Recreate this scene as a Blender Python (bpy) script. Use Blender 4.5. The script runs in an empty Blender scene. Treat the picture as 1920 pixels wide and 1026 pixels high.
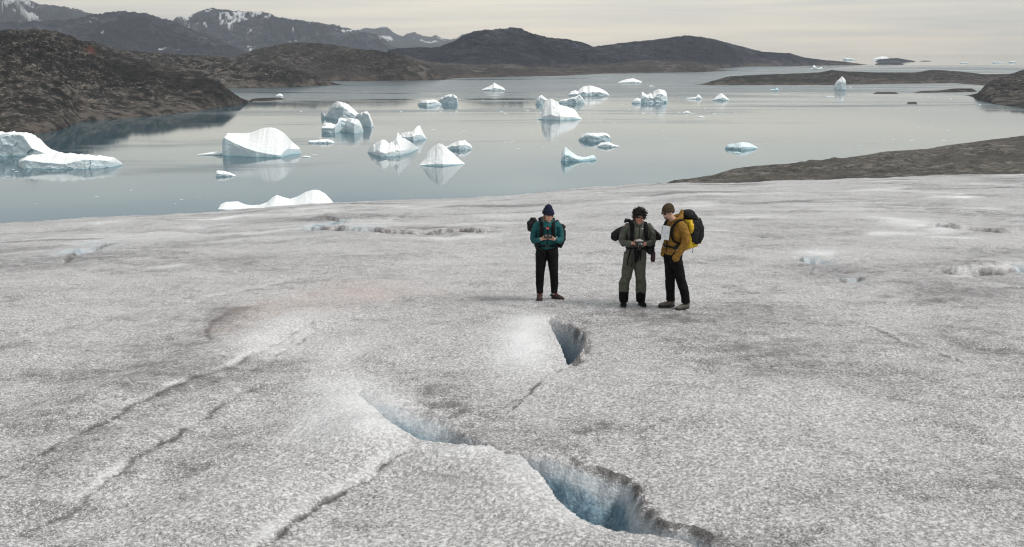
import bpy, bmesh, math, random
import numpy as np
from mathutils import Vector, Matrix
S = bpy.context.scene
COL = S.collection

# ------------------------------------------------------------------ camera
F = 1867.0; PITCH = math.atan(416.0 / F); CAMZ = 80.0
cam_d = bpy.data.cameras.new("camera"); cam = bpy.data.objects.new("camera", cam_d); COL.objects.link(cam)
cam_d.sensor_width = 36.0; cam_d.lens = 36.0 * F / 1920.0
cam_d.clip_start = 0.1; cam_d.clip_end = 120000.0
cam.location = (0, 0, CAMZ); cam.rotation_euler = (math.pi / 2 - PITCH, 0, 0)
S.camera = cam
# ------------------------------------------------------------------ light
SUN_EL, SUN_AZ = 52.0, 105.0       # degrees; azimuth clockwise from +Y: high on the right behind thin cloud
w = bpy.data.worlds.new("World"); S.world = w; w.use_nodes = True
nt = w.node_tree; N = nt.nodes; L = nt.links; N.clear()
wo = N.new('ShaderNodeOutputWorld'); bg = N.new('ShaderNodeBackground'); L.new(bg.outputs[0], wo.inputs[0])
sky = N.new('ShaderNodeTexSky'); sky.sky_type = 'NISHITA'; sky.sun_disc = False
sky.sun_elevation = math.radians(SUN_EL); sky.sun_rotation = math.radians(SUN_AZ)
sky.air_density = 1.0; sky.dust_density = 1.5
sb = N.new('ShaderNodeVectorMath'); sb.operation = 'SCALE'; sb.inputs['Scale'].default_value = 1.0
L.new(sky.outputs[0], sb.inputs[0])
tc = N.new('ShaderNodeTexCoord')
sp = N.new('ShaderNodeSeparateXYZ'); L.new(tc.outputs['Generated'], sp.inputs[0])
# cloud layer: a thin even stratus deck with long streaks close to the horizon
def wmath(op, a, b=None, c=None, clamp=False):
    n = N.new('ShaderNodeMath'); n.operation = op; n.use_clamp = clamp
    for i, v in enumerate((a, b, c)):
        if v is None: continue
        if isinstance(v, (int, float)): n.inputs[i].default_value = v
        else: L.new(v, n.inputs[i])
    return n.outputs[0]
mp = N.new('ShaderNodeMapping'); mp.inputs['Scale'].default_value = (1.6, 1.6, 42.0)
mp.inputs['Rotation'].default_value = (0.0, math.radians(0.6), 0)
L.new(tc.outputs['Generated'], mp.inputs[0])
nz = N.new('ShaderNodeTexNoise'); nz.inputs['Scale'].default_value = 2.6; nz.inputs['Detail'].default_value = 6; nz.inputs['Roughness'].default_value = 0.55
nz.inputs['Distortion'].default_value = 0.4
L.new(mp.outputs[0], nz.inputs[0])
cr = N.new('ShaderNodeValToRGB'); L.new(nz.outputs[0], cr.inputs[0])
cr.color_ramp.elements[0].position = 0.34; cr.color_ramp.elements[0].color = (4.5, 4.5, 4.4, 1)
cr.color_ramp.elements[1].position = 0.66; cr.color_ramp.elements[1].color = (6.5, 6.05, 5.25, 1)
# elevation tint: warm bright band over the horizon, bluish thicker cloud from about 6 to 25 degrees
ce = N.new('ShaderNodeValToRGB'); L.new(sp.outputs['Z'], ce.inputs[0])
e = ce.color_ramp.elements
e[0].position = 0.0; e[0].color = (1.62, 1.46, 1.22, 1)
e[1].position = 1.0; e[1].color = (1.05, 1.05, 1.05, 1)
for p, c in ((0.07, (1.78, 1.68, 1.48, 1)), (0.13, (1.28, 1.36, 1.38, 1)), (0.19, (0.66, 0.86, 1.05, 1)), (0.5, (0.98, 1.0, 1.06, 1))):
    q = e.new(p); q.color = c
ml = N.new('ShaderNodeMix'); ml.data_type = 'RGBA'; ml.blend_type = 'MULTIPLY'; ml.inputs[0].default_value = 1.0
L.new(cr.outputs[0], ml.inputs[6]); L.new(ce.outputs[0], ml.inputs[7])
# the cloud deck is thicker and a bit darker away from the middle of the fjord
az = wmath('ABSOLUTE', wmath('ADD', sp.outputs['X'], -0.02))
azf = wmath('SUBTRACT', 1.0, wmath('MULTIPLY', az, 0.36), clamp=True)
sc = N.new('ShaderNodeVectorMath'); sc.operation = 'SCALE'; L.new(ml.outputs[2], sc.inputs[0]); L.new(azf, sc.inputs['Scale'])
mx = N.new('ShaderNodeMix'); mx.data_type = 'RGBA'; mx.inputs[0].default_value = 0.88
L.new(sb.outputs[0], mx.inputs[6]); L.new(sc.outputs[0], mx.inputs[7])
L.new(mx.outputs[2], bg.inputs[0]); bg.inputs[1].default_value = 0.10
sd = bpy.data.lights.new("sun", 'SUN'); sun = bpy.data.objects.new("sun", sd); COL.objects.link(sun)
sd.energy = 1.65; sd.angle = math.radians(14); sd.color = (1.0, 0.96, 0.9)
sv = Vector((math.sin(math.radians(SUN_AZ)) * math.cos(math.radians(SUN_EL)), math.cos(math.radians(SUN_AZ)) * math.cos(math.radians(SUN_EL)), math.sin(math.radians(SUN_EL))))
sun.rotation_euler = sv.to_track_quat('Z', 'Y').to_euler(); sun.location = (30, 60, 200)
S.view_settings.view_transform = 'Standard'; S.view_settings.look = 'None'
S.view_settings.exposure = 0.62; S.view_settings.gamma = 1.0
S.render.engine = 'CYCLES'
S.cycles.use_denoising = True
S.cycles.max_bounces = 6; S.cycles.diffuse_bounces = 3; S.cycles.glossy_bounces = 3; S.cycles.transparent_max_bounces = 8
S.cycles.volume_bounces = 0
S.cycles.filter_width = 1.15

# ------------------------------------------------------------------ helpers
def tag(o, label=None, cat=None, group=None, kind=None):
    if label: o['label'] = label
    if cat: o['category'] = cat
    if group: o['group'] = group
    if kind: o['kind'] = kind
    return o
def link(name, me, mats=(), parent=None):
    o = bpy.data.objects.new(name, me); COL.objects.link(o)
    for m in (mats if isinstance(mats, (list, tuple)) else [mats]): me.materials.append(m)
    if parent: o.parent = parent
    return o
def empty(name, loc=(0, 0, 0), rz=0.0):
    o = bpy.data.objects.new(name, None); COL.objects.link(o); o.location = loc; o.rotation_euler = (0, 0, rz)
    o.empty_display_size = 0.2
    return o
def grid_mesh(name, X, Y, Z, smooth=True):
    r, c = X.shape
    me = bpy.data.meshes.new(name)
    co = np.stack([X, Y, Z], -1).reshape(-1, 3).astype(np.float32)
    i = np.arange(r * c).reshape(r, c)
    q = np.stack([i[:-1, :-1], i[:-1, 1:], i[1:, 1:], i[1:, :-1]], -1).reshape(-1, 4).astype(np.int32)
    me.vertices.add(len(co)); me.vertices.foreach_set('co', co.ravel())
    me.loops.add(q.size); me.loops.foreach_set('vertex_index', q.ravel())
    me.polygons.add(len(q)); me.polygons.foreach_set('loop_start', np.arange(0, q.size, 4, dtype=np.int32))
    me.polygons.foreach_set('loop_total', np.full(len(q), 4, np.int32))
    me.update(calc_edges=True)
    me.polygons.foreach_set('use_smooth', np.full(len(q), smooth))
    return me
def vattr(me, name, arr):
    a = me.attributes.new(name, 'FLOAT_COLOR', 'POINT')
    a.data.foreach_set('color', np.ascontiguousarray(arr, dtype=np.float32).ravel())
def _h(ix, iy, s):
    h = (ix.astype(np.int64) * 374761393 + iy.astype(np.int64) * 668265263 + s * 1274126177) & 0xffffffff
    h = ((h ^ (h >> 13)) * 1274126177) & 0xffffffff
    h = ((h ^ (h >> 16)) * 2246822519) & 0xffffffff
    return ((h ^ (h >> 15)) & 0xffffff) / float(0xffffff)
def vn(x, y, s=0):
    x = np.asarray(x, float); y = np.asarray(y, float)
    ix = np.floor(x); iy = np.floor(y); fx = x - ix; fy = y - iy
    fx = fx * fx * fx * (fx * (fx * 6 - 15) + 10); fy = fy * fy * fy * (fy * (fy * 6 - 15) + 10)
    a = _h(ix, iy, s); b = _h(ix + 1, iy, s); c = _h(ix, iy + 1, s); d = _h(ix + 1, iy + 1, s)
    return (a + (b - a) * fx + (c - a) * fy + (a - b - c + d) * fx * fy) * 2 - 1
def fbm(x, y, s=0, o=4, g=0.5, rot=0.6):
    t = 0; a = 1.0; n = 0
    cr_, sr_ = math.cos(rot), math.sin(rot)
    for k in range(o):
        t = t + a * vn(x, y, s + k * 7); n += a; a *= g
        x, y = (x * cr_ - y * sr_) * 2.03 + 11.3, (x * sr_ + y * cr_) * 2.03 - 4.7
    return t / n
def ridged(x, y, s=0, o=5, g=0.5):
    t = 0; a = 1.0; n = 0
    for k in range(o):
        t = t + a * (1 - 2 * np.abs(vn(x, y, s + k * 5))); n += a; a *= g
        x, y = (x * 0.8 - y * 0.6) * 2.1 + 3.3, (x * 0.6 + y * 0.8) * 2.1 - 1.7
    return t / n
def sstep(a, b, x):
    t = np.clip((x - a) / (b - a), 0, 1); return t * t * (3 - 2 * t)
def ray(px, py):
    u = (np.asarray(px, float) - 960) / F; w_ = (513 - np.asarray(py, float)) / F
    return u, math.cos(PITCH) + w_ * math.sin(PITCH), -math.sin(PITCH) + w_ * math.cos(PITCH)
def az_ratio(px, py):
    a, b, c = ray(px, py); return a / b, -c / b
def on_water(px, py):
    a, r = az_ratio(px, py); r = np.maximum(r, 0.0024); y = CAMZ / r; return a * y, y
def z_at(px, py, y):
    a, r = az_ratio(px, py); return a * y, CAMZ - r * y

# ------------------------------------------------------------------ materials
def newmat(name):
    m = bpy.data.materials.new(name); m.use_nodes = True
    n = m.node_tree.nodes; n.clear()
    o = n.new('ShaderNodeOutputMaterial'); b = n.new('ShaderNodeBsdfPrincipled')
    m.node_tree.links.new(b.outputs[0], o.inputs[0])
    return m, n, m.node_tree.links, b
class G:
    """small node helper"""
    def __init__(s, m): s.n = m.node_tree.nodes; s.l = m.node_tree.links
    def put(s, node, i, v):
        if v is None: return
        if isinstance(v, bpy.types.NodeSocket): s.l.new(v, node.inputs[i])
        elif isinstance(v, (tuple, list)) and len(v) == 3 and node.inputs[i].type == 'RGBA': node.inputs[i].default_value = (*v, 1)
        else: node.inputs[i].default_value = v
    def math(s, op, a, b=None, c=None, clamp=False):
        n = s.n.new('ShaderNodeMath'); n.operation = op; n.use_clamp = clamp
        for i, v in enumerate((a, b, c)): s.put(n, i, v)
        return n.outputs[0]
    def mix(s, f, a, b, blend='MIX'):
        n = s.n.new('ShaderNodeMix'); n.data_type = 'RGBA'; n.blend_type = blend
        s.put(n, 0, f); s.put(n, 6, a); s.put(n, 7, b); return n.outputs[2]
    def coord(s, scale=(1, 1, 1), rot=(0, 0, 0), kind='Object'):
        t = s.n.new('ShaderNodeTexCoord'); m = s.n.new('ShaderNodeMapping')
        m.inputs['Scale'].default_value = scale; m.inputs['Rotation'].default_value = rot
        s.l.new(t.outputs[kind], m.inputs[0]); return m.outputs[0]
    def noise(s, co, scale, detail=4, rough=0.5, dist=0.0, out=0):
        n = s.n.new('ShaderNodeTexNoise'); s.put(n, 'Vector', co); s.put(n, 'Scale', scale); s.put(n, 'Detail', detail)
        s.put(n, 'Roughness', rough); s.put(n, 'Distortion', dist); return n.outputs[out]
    def vor(s, co, scale, feat='F1', out='Distance'):
        n = s.n.new('ShaderNodeTexVoronoi'); n.feature = feat; s.put(n, 'Vector', co); s.put(n, 'Scale', scale); return n.outputs[out]
    def ramp(s, f, stops):
        n = s.n.new('ShaderNodeMapRange'); n.interpolation_type = 'SMOOTHSTEP'
        s.put(n, 0, f); n.inputs[1].default_value = stops[0]; n.inputs[2].default_value = stops[1]
        n.inputs[3].default_value = stops[2] if len(stops) > 2 else 0.0; n.inputs[4].default_value = stops[3] if len(stops) > 3 else 1.0
        return n.outputs[0]
    def attr(s, name):
        n = s.n.new('ShaderNodeAttribute'); n.attribute_name = name
        q = s.n.new('ShaderNodeSeparateColor'); s.l.new(n.outputs['Color'], q.inputs[0])
        return q.outputs[0], q.outputs[1], q.outputs[2], n.outputs['Alpha']
    def bump(s, h, strength, dist, prev=None):
        n = s.n.new('ShaderNodeBump'); s.put(n, 'Height', h); s.put(n, 'Strength', strength); s.put(n, 'Distance', dist)
        if prev is not None: s.put(n, 'Normal', prev)
        return n.outputs[0]

def ice_mat():
    m, n, l, b = newmat('glacier_ice'); g = G(m)
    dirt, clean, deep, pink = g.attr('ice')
    co = g.coord()
    big = g.noise(co, 0.35, 4, 0.55)
    mid = g.noise(co, 3.2, 4, 0.6)
    fine = g.noise(co, 27.0, 5, 0.75)
    gr = g.noise(co, 58.0, 3, 0.6)
    cry = g.vor(co, 34.0)
    cry2 = g.vor(co, 58.0, out='Color')
    c2 = n.new('ShaderNodeSeparateColor'); l.new(cry2, c2.inputs[0])
    # crystal brightness
    col = g.mix(g.ramp(fine, (0.41, 0.60)), (0.30, 0.296, 0.305), (0.69, 0.682, 0.694))
    col = g.mix(g.math('MULTIPLY', g.ramp(g.noise(co, 11.0, 3, 0.6), (0.52, 0.66)), 0.24), col, (0.22, 0.218, 0.226))
    col = g.mix(g.math('MULTIPLY', g.ramp(g.noise(co, 13.5, 3, 0.6), (0.54, 0.66)), 0.24), col, (0.84, 0.84, 0.86))
    col = g.mix(g.math('MULTIPLY', g.ramp(c2.outputs[0], (0.80, 0.98)), 0.55), col, (0.86, 0.87, 0.88))
    col = g.mix(g.math('MULTIPLY', g.ramp(c2.outputs[1], (0.70, 0.98)), 0.45), col, (0.27, 0.27, 0.275))
    # dust load
    load = g.math('ADD', g.math('MULTIPLY', dirt, 0.85), g.math('MULTIPLY', g.math('SUBTRACT', big, 0.5), 0.5))
    load = g.math('ADD', load, g.math('MULTIPLY', g.math('SUBTRACT', mid, 0.5), 0.75))
    load = g.math('SUBTRACT', load, g.math('MULTIPLY', clean, 0.75))
    load = g.math('MULTIPLY', load, g.math('ADD', 0.25, g.math('MULTIPLY', g.noise(co, 9.0, 4, 0.65), 1.5)))
    thr = g.math('SUBTRACT', 0.640, g.math('MULTIPLY', load, 0.46))
    sp_ = g.math('MULTIPLY', g.math('SUBTRACT', gr, thr), 16.0, clamp=True)
    sp2 = g.math('MULTIPLY', g.math('SUBTRACT', g.noise(co, 105.0, 2, 0.5), g.math('SUBTRACT', 0.69, g.math('MULTIPLY', load, 0.36))), 16.0, clamp=True)
    col = g.mix(g.math('MULTIPLY', sp_, 0.75), col, (0.115, 0.11, 0.11))
    col = g.mix(g.math('MULTIPLY', sp2, 0.80), col, (0.085, 0.08, 0.08))
    clump = g.math('MULTIPLY', g.math('SUBTRACT', g.noise(co, 20.0, 4, 0.7), g.math('SUBTRACT', 0.76, g.math('MULTIPLY', load, 0.30))), 14.0, clamp=True)
    col = g.mix(g.math('MULTIPLY', clump, 0.85), col, (0.055, 0.05, 0.045))
    # film of dust and clean white ice
    col = g.mix(g.math('MULTIPLY', g.math('MULTIPLY', load, 1.0, clamp=True), 0.16), col, (0.25, 0.243, 0.243))
    col = g.mix(g.math('MULTIPLY', clean, 0.72), col, (0.86, 0.88, 0.90))
    col = g.mix(g.math('MULTIPLY', pink, 0.50, clamp=True), col, (0.50, 0.385, 0.34))
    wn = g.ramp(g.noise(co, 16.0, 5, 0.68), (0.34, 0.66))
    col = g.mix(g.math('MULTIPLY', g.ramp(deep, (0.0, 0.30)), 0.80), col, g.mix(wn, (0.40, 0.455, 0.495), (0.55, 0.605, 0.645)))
    col = g.mix(g.math('MULTIPLY', g.ramp(deep, (0.25, 0.75)), 0.92), col, g.mix(wn, (0.085, 0.175, 0.245), (0.19, 0.30, 0.375)))  # blue ice, with the shade of the slot painted in by depth
    col = g.mix(g.ramp(deep, (0.95, 1.25)), col, (0.006, 0.085, 0.16))  # darkest painted shade, at the bottom of the cut
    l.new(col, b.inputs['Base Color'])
    b.inputs['Roughness'].default_value = 0.42
    b.inputs['IOR'].default_value = 1.31
    h = g.math('ADD', g.math('MULTIPLY', fine, 1.0), g.math('MULTIPLY', gr, 0.5))
    h = g.math('SUBTRACT', h, g.math('MULTIPLY', cry, 0.6))
    l.new(g.bump(h, 0.75, 0.02), b.inputs['Normal'])
    return m

def water_mat():
    m, n, l, b = newmat('fjord_water'); g = G(m)
    co = g.coord()
    streak = g.noise(g.coord((0.0011, 0.0045, 1), (0, 0, 0.15)), 1.0, 5, 0.6, 0.8)
    st2 = g.noise(g.coord((0.006, 0.03, 1), (0, 0, -0.1)), 1.0, 4, 0.6, 0.5)
    t = n.new('ShaderNodeSeparateXYZ'); l.new(co, t.inputs[0])
    far = g.math('SUBTRACT', g.ramp(t.outputs[1], (900, 2300)), g.math('MULTIPLY', g.ramp(t.outputs[1], (4500, 8000)), 1.6))                      # wind reaches the open part of the fjord
    wind = g.ramp(g.math('ADD', g.math('ADD', g.math('MULTIPLY', streak, 0.8), g.math('MULTIPLY', st2, 0.25)), g.math('MULTIPLY', far, 0.22)), (0.55, 0.78))
    b.inputs['Base Color'].default_value = (0.06, 0.135, 0.16, 1)
    l.new(g.mix(wind, (0.032, 0.090, 0.122), (0.080, 0.10, 0.11)), b.inputs['Base Color'])
    l.new(g.math('ADD', 0.045, g.math('MULTIPLY', wind, 0.22)), b.inputs['Roughness'])
    b.inputs['IOR'].default_value = 1.34
    rp = g.noise(g.coord((0.10, 0.5, 1)), 1.0, 4, 0.55)
    l.new(g.bump(rp, g.math('ADD', 0.03, g.math('MULTIPLY', wind, 0.2)), 0.25), b.inputs['Normal'])
    return m

def rock_mat(name, dark, light, veg, scale, snow=False, light_amt=0.5, rust=False, warm=(0.16, 0.12, 0.095)):
    m, n, l, b = newmat(name); g = G(m)
    co = g.coord(); cs = g.coord((1, 1, 2.2), (0.35, 0.3, 0.5))
    n1 = g.noise(cs, scale * 0.22, 6, 0.62, 0.6)
    n2 = g.noise(cs, scale * 0.9, 8, 0.70, 0.4)
    n3 = g.noise(co, scale * 0.05, 4, 0.5)
    n4 = g.noise(cs, scale * 3.5, 5, 0.65)
    n5 = g.noise(cs, scale * 0.075, 5, 0.6, 0.8)
    col = g.mix(g.math('MULTIPLY', g.ramp(n2, (0.43, 0.62)), g.ramp(n5, (0.40, 0.60, 0.22, 1.0))), dark, light)
    col = g.mix(g.math('MULTIPLY', g.ramp(n1, (0.46, 0.62)), 0.75), col, veg)
    slabs = g.math('MULTIPLY', g.math('MULTIPLY', g.ramp(n4, (0.50, 0.64)), g.ramp(n2, (0.45, 0.58))), g.ramp(n3, (0.42, 0.56)))
    col = g.mix(g.math('MULTIPLY', slabs, light_amt), col, tuple(c * 2.4 for c in light))
    a0, a1, a2, a3 = g.attr('rock')                    # a0 = bare shore rock, a1 = snow, a2 = rusty scree
    col = g.mix(g.math('MULTIPLY', a0, g.ramp(n2, (0.35, 0.6))), col, warm)
    col = g.mix(g.math('MULTIPLY', a2, 0.8), col, (0.16, 0.055, 0.035))
    if snow: col = g.mix(a1, col, (0.82, 0.84, 0.87))
    l.new(col, b.inputs['Base Color']); b.inputs['Roughness'].default_value = 0.92
    b.inputs['Specular IOR Level'].default_value = 0.2
    hh = g.math('ADD', g.math('MULTIPLY', n2, 1.0), g.math('MULTIPLY', n4, 0.35))
    l.new(g.bump(hh, 0.9, 0.9 / scale), b.inputs['Normal'])
    return m

def berg_mat():
    m, n, l, b = newmat('iceberg_ice'); g = G(m)
    wall, blue, shade, grime = g.attr('berg')
    co = g.coord()
    n1 = g.noise(co, 0.5, 5, 0.6); n2 = g.noise(g.coord((1, 1, 3.0), (0.3, 0.5, 0)), 0.9, 6, 0.65)
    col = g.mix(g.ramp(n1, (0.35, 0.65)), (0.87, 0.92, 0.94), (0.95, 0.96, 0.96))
    wc = g.mix(g.ramp(n2, (0.36, 0.64)), (0.46, 0.63, 0.70), (0.72, 0.85, 0.89))  # wall tint: blue ice plus the cyan of shaded faces, painted in
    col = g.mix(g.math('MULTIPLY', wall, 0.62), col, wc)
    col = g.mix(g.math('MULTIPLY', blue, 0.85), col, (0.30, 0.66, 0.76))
    l.new(col, b.inputs['Base Color']); b.inputs['Roughness'].default_value = 0.5
    l.new(g.bump(g.math('ADD', n2, n1), 0.55, 0.8), b.inputs['Normal'])
    return m
M_ICE = ice_mat(); M_WATER = water_mat(); M_BERG = berg_mat()
# ================================================================== SETTING
# ------------------------------------------------------------------ water: one sheet out to the sea horizon
me = bpy.data.meshes.new('water')
xs = [-34000, -8000, -2000, 0, 2000, 8000, 34000]; ys = [-400, 300, 1500, 6000, 14000, 32500]
vs = [(x, y, 0) for y in ys for x in xs]; nx = len(xs)
me.from_pydata(vs, [], [(j * nx + i, j * nx + i + 1, (j + 1) * nx + i + 1, (j + 1) * nx + i) for j in range(len(ys) - 1) for i in range(nx - 1)])
tag(link('water', me, M_WATER), kind='structure')

# ------------------------------------------------------------------ glacier surface
GA, GB = 3.10, 0.055
_edge = [(-700, 440), (-300, 432), (0, 423), (200, 410), (400, 402), (620, 384), (700, 380), (850, 376), (960, 370), (1060, 359), (1180, 350), (1250, 347), (1400, 345), (1600, 336), (1750, 331), (1920, 328), (2600, 318)]
_ea = []; _ec = []; _er = []
for px_, py_ in _edge:
    a_, r_ = az_ratio(px_, py_); _ea.append(float(a_)); _ec.append(((r_ - GB) / 2) ** 2 / GA); _er.append(float(r_))
_ea = np.array(_ea); _ec = np.array(_ec)
def gc(az): return np.interp(az, _ea, _ec)
def ground_base(x, y):
    az = x / np.maximum(y, 3.0); c = gc(np.clip(az, _ea[0], _ea[-1]))
    z = -(GA + GB * y + c * y * y)
    y0 = np.sqrt(GA / c) + 22
    d = np.maximum(y - y0, 0)
    return CAMZ + z - 0.012 * d * d - 0.00002 * d ** 3
def px_ground(px, py):
    a, r = az_ratio(px, py); c = gc(a); q = r - GB
    disc = np.maximum(q * q - 4 * GA * c, 0)
    y = (q - np.sqrt(disc)) / (2 * c); return a * y, y
def poly_g(pts):
    p = np.array(pts, float); x, y = px_ground(p[:, 0], p[:, 1]); return np.stack([x, y], 1)
def seg_dist(X, Y, P):
    """distance to a polyline, running parameter 0..1 and side"""
    best = np.full(X.shape, 1e9); par = np.zeros(X.shape); side = np.zeros(X.shape)
    Lc = np.concatenate([[0], np.cumsum(np.hypot(*(P[1:] - P[:-1]).T))]); T = Lc[-1]
    for k in range(len(P) - 1):
        a = P[k]; d = P[k + 1] - a; q = d @ d + 1e-12
        t = np.clip(((X - a[0]) * d[0] + (Y - a[1]) * d[1]) / q, 0, 1)
        ex = X - a[0] - t * d[0]; ey = Y - a[1] - t * d[1]; dd = ex * ex + ey * ey
        m = dd < best; best = np.where(m, dd, best); par = np.where(m, (Lc[k] + t * math.sqrt(q)) / T, par)
        side = np.where(m, np.sign(d[0] * ey - d[1] * ex), side)
    return np.sqrt(best), par, side
def inside(X, Y, P):
    r = np.zeros(X.shape, bool); n_ = len(P)
    for i in range(n_):
        x1, y1 = P[i]; x2, y2 = P[(i + 1) % n_]
        if y1 == y2: continue
        c = ((y1 > Y) != (y2 > Y)) & (X < (x2 - x1) * (Y - y1) / (y2 - y1) + x1)
        r ^= c
    return r
def jitter(P, amp, step, seed):
    """resample a polyline finely and make it irregular"""
    Lc = np.concatenate([[0], np.cumsum(np.hypot(*(P[1:] - P[:-1]).T))]); n_ = max(3, int(Lc[-1] / step))
    s = np.linspace(0, Lc[-1], n_); x = np.interp(s, Lc, P[:, 0]); y = np.interp(s, Lc, P[:, 1])
    e_ = np.minimum(1, np.minimum(s, Lc[-1] - s) / (4 * step))
    return np.stack([x + amp * e_ * fbm(s * 3.1, s * 0, seed, 4, 0.6), y + amp * e_ * fbm(s * 3.1, s * 0 + 9, seed + 3, 4, 0.6)], 1)

# crevasse outlines: near lip, far rim, depth along it, how steep the far rim is along it
NEAR1 = jitter(poly_g([(560, 690), (610, 712), (650, 737), (700, 778), (750, 818), (790, 836), (860, 848), (930, 862), (985, 888), (1030, 926), (1068, 962), (1100, 990), (1150, 997), (1200, 1001), (1280, 1022), (1350, 1060), (1430, 1110)]), 0.075, 0.07, 5)
FAR1 = jitter(poly_g([(560, 690), (645, 700), (735, 728), (815, 764), (864, 800), (905, 828), (960, 848), (1050, 868), (1130, 880), (1183, 896), (1203, 922), (1215, 950), (1260, 980), (1330, 1000), (1400, 1030), (1470, 1090), (1430, 1110)]), 0.10, 0.07, 6)
NEAR2 = jitter(poly_g([(1015, 592), (1030, 606), (1038, 625), (1050, 645), (1058, 662), (1062, 683)]), 0.02, 0.08, 7)
FAR2 = jitter(poly_g([(1015, 592), (1040, 594), (1066, 603), (1090, 616), (1103, 634), (1094, 655), (1078, 670), (1062, 683)]), 0.03, 0.09, 8)
def cut(X, Y, near, far, sN, dN_, sF, kF, blend):
    P = np.concatenate([near, far[::-1]])
    ins = inside(X, Y, P)
    a, pa, _ = seg_dist(X, Y, near); b, pb, _ = seg_dist(X, Y, far)
    t = a / (a + b + 1e-9)
    D = np.interp(pa, sN, dN_); k = np.interp(pb, sF, kF)      # k: share of the drop that happens as a cliff at the far rim
    wall = sstep(0, 0.10, a)
    slope = (1 - t) ** 1.7
    cliff = sstep(0.0, 0.22, b)
    prof = wall * ((1 - k) * slope + k * cliff * (0.35 + 0.65 * (1 - t)))
    return np.where(ins, D * prof, 0.0), ins, a, b, pa, pb

# thin melt-out seams: (points, strength dirt, step height, width, white strip)
SEAMS = [
 ([(-60, 915), (60, 852), (150, 808), (240, 762), (310, 728), (390, 700), (470, 662), (540, 628), (585, 606)], .75, .030, 1.0, 1.0),
 ([(30, 1010), (95, 972), (140, 945), (165, 922), (240, 868), (320, 818), (350, 795), (400, 765), (480, 728), (560, 700)], .7, .022, .9, .8),
 ([(480, 1040), (515, 1016), (545, 985), (575, 945), (620, 918), (680, 893), (735, 866), (800, 852)], 1.0, .05, 1.2, 1.1),
 ([(1058, 684), (1040, 700), (1018, 713), (985, 735), (945, 765)], 1.0, .035, .8, .0),
 ([(395, 640), (392, 622), (400, 606), (425, 590)], .9, .04, .9, .0),
 ([(585, 600), (590, 620), (560, 640), (520, 655), (480, 668)], .6, .02, .8, .0),
 ([(1590, 600), (1640, 612), (1690, 638), (1760, 662), (1830, 690)], .55, .02, .8, .3),
 ([(380, 565), (450, 548), (520, 533), (580, 514)], .35, .015, 1.6, .3),
 ([(620, 482), (760, 478), (960, 482), (1100, 490), (1240, 492)], .25, .01, 1.5, .5),
 ([(560, 430), (640, 436), (720, 438), (800, 440), (860, 437), (950, 441)], 1.2, .55, 1.6, .3),
 ([(600, 404), (628, 410), (650, 420)], 1.0, .35, 1.0, .0),
 ([(1495, 480), (1515, 486), (1532, 494), (1545, 486)], 1.0, .5, 1.4, .5),
 ([(1572, 528), (1592, 530), (1612, 520)], .8, .3, 1.1, .4),
 ([(1760, 505), (1820, 510), (1880, 508), (1935, 500)], .7, .35, 1.4, .8),
 ([(1730, 425), (1800, 432), (1900, 440)], .6, .4, 2.0, .6),
 ([(735, 424), (760, 405), (775, 396)], .4, .02, 1.4, .5),
 ([(120, 496), (150, 478), (165, 470), (215, 458)], 1.0, .35, 1.2, .6),
 ([(1410, 442), (1460, 446)], .4, .02, 1.5, .0),
 ([(1150, 720), (1260, 722), (1330, 730)], .15, .0, 2.5, .0),
]
SEAM_P = [jitter(poly_g(s[0]), 0.11 * max(1, poly_g(s[0])[:, 1].mean() / 14), 0.12, 20 + i) for i, s in enumerate(SEAMS)]
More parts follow.
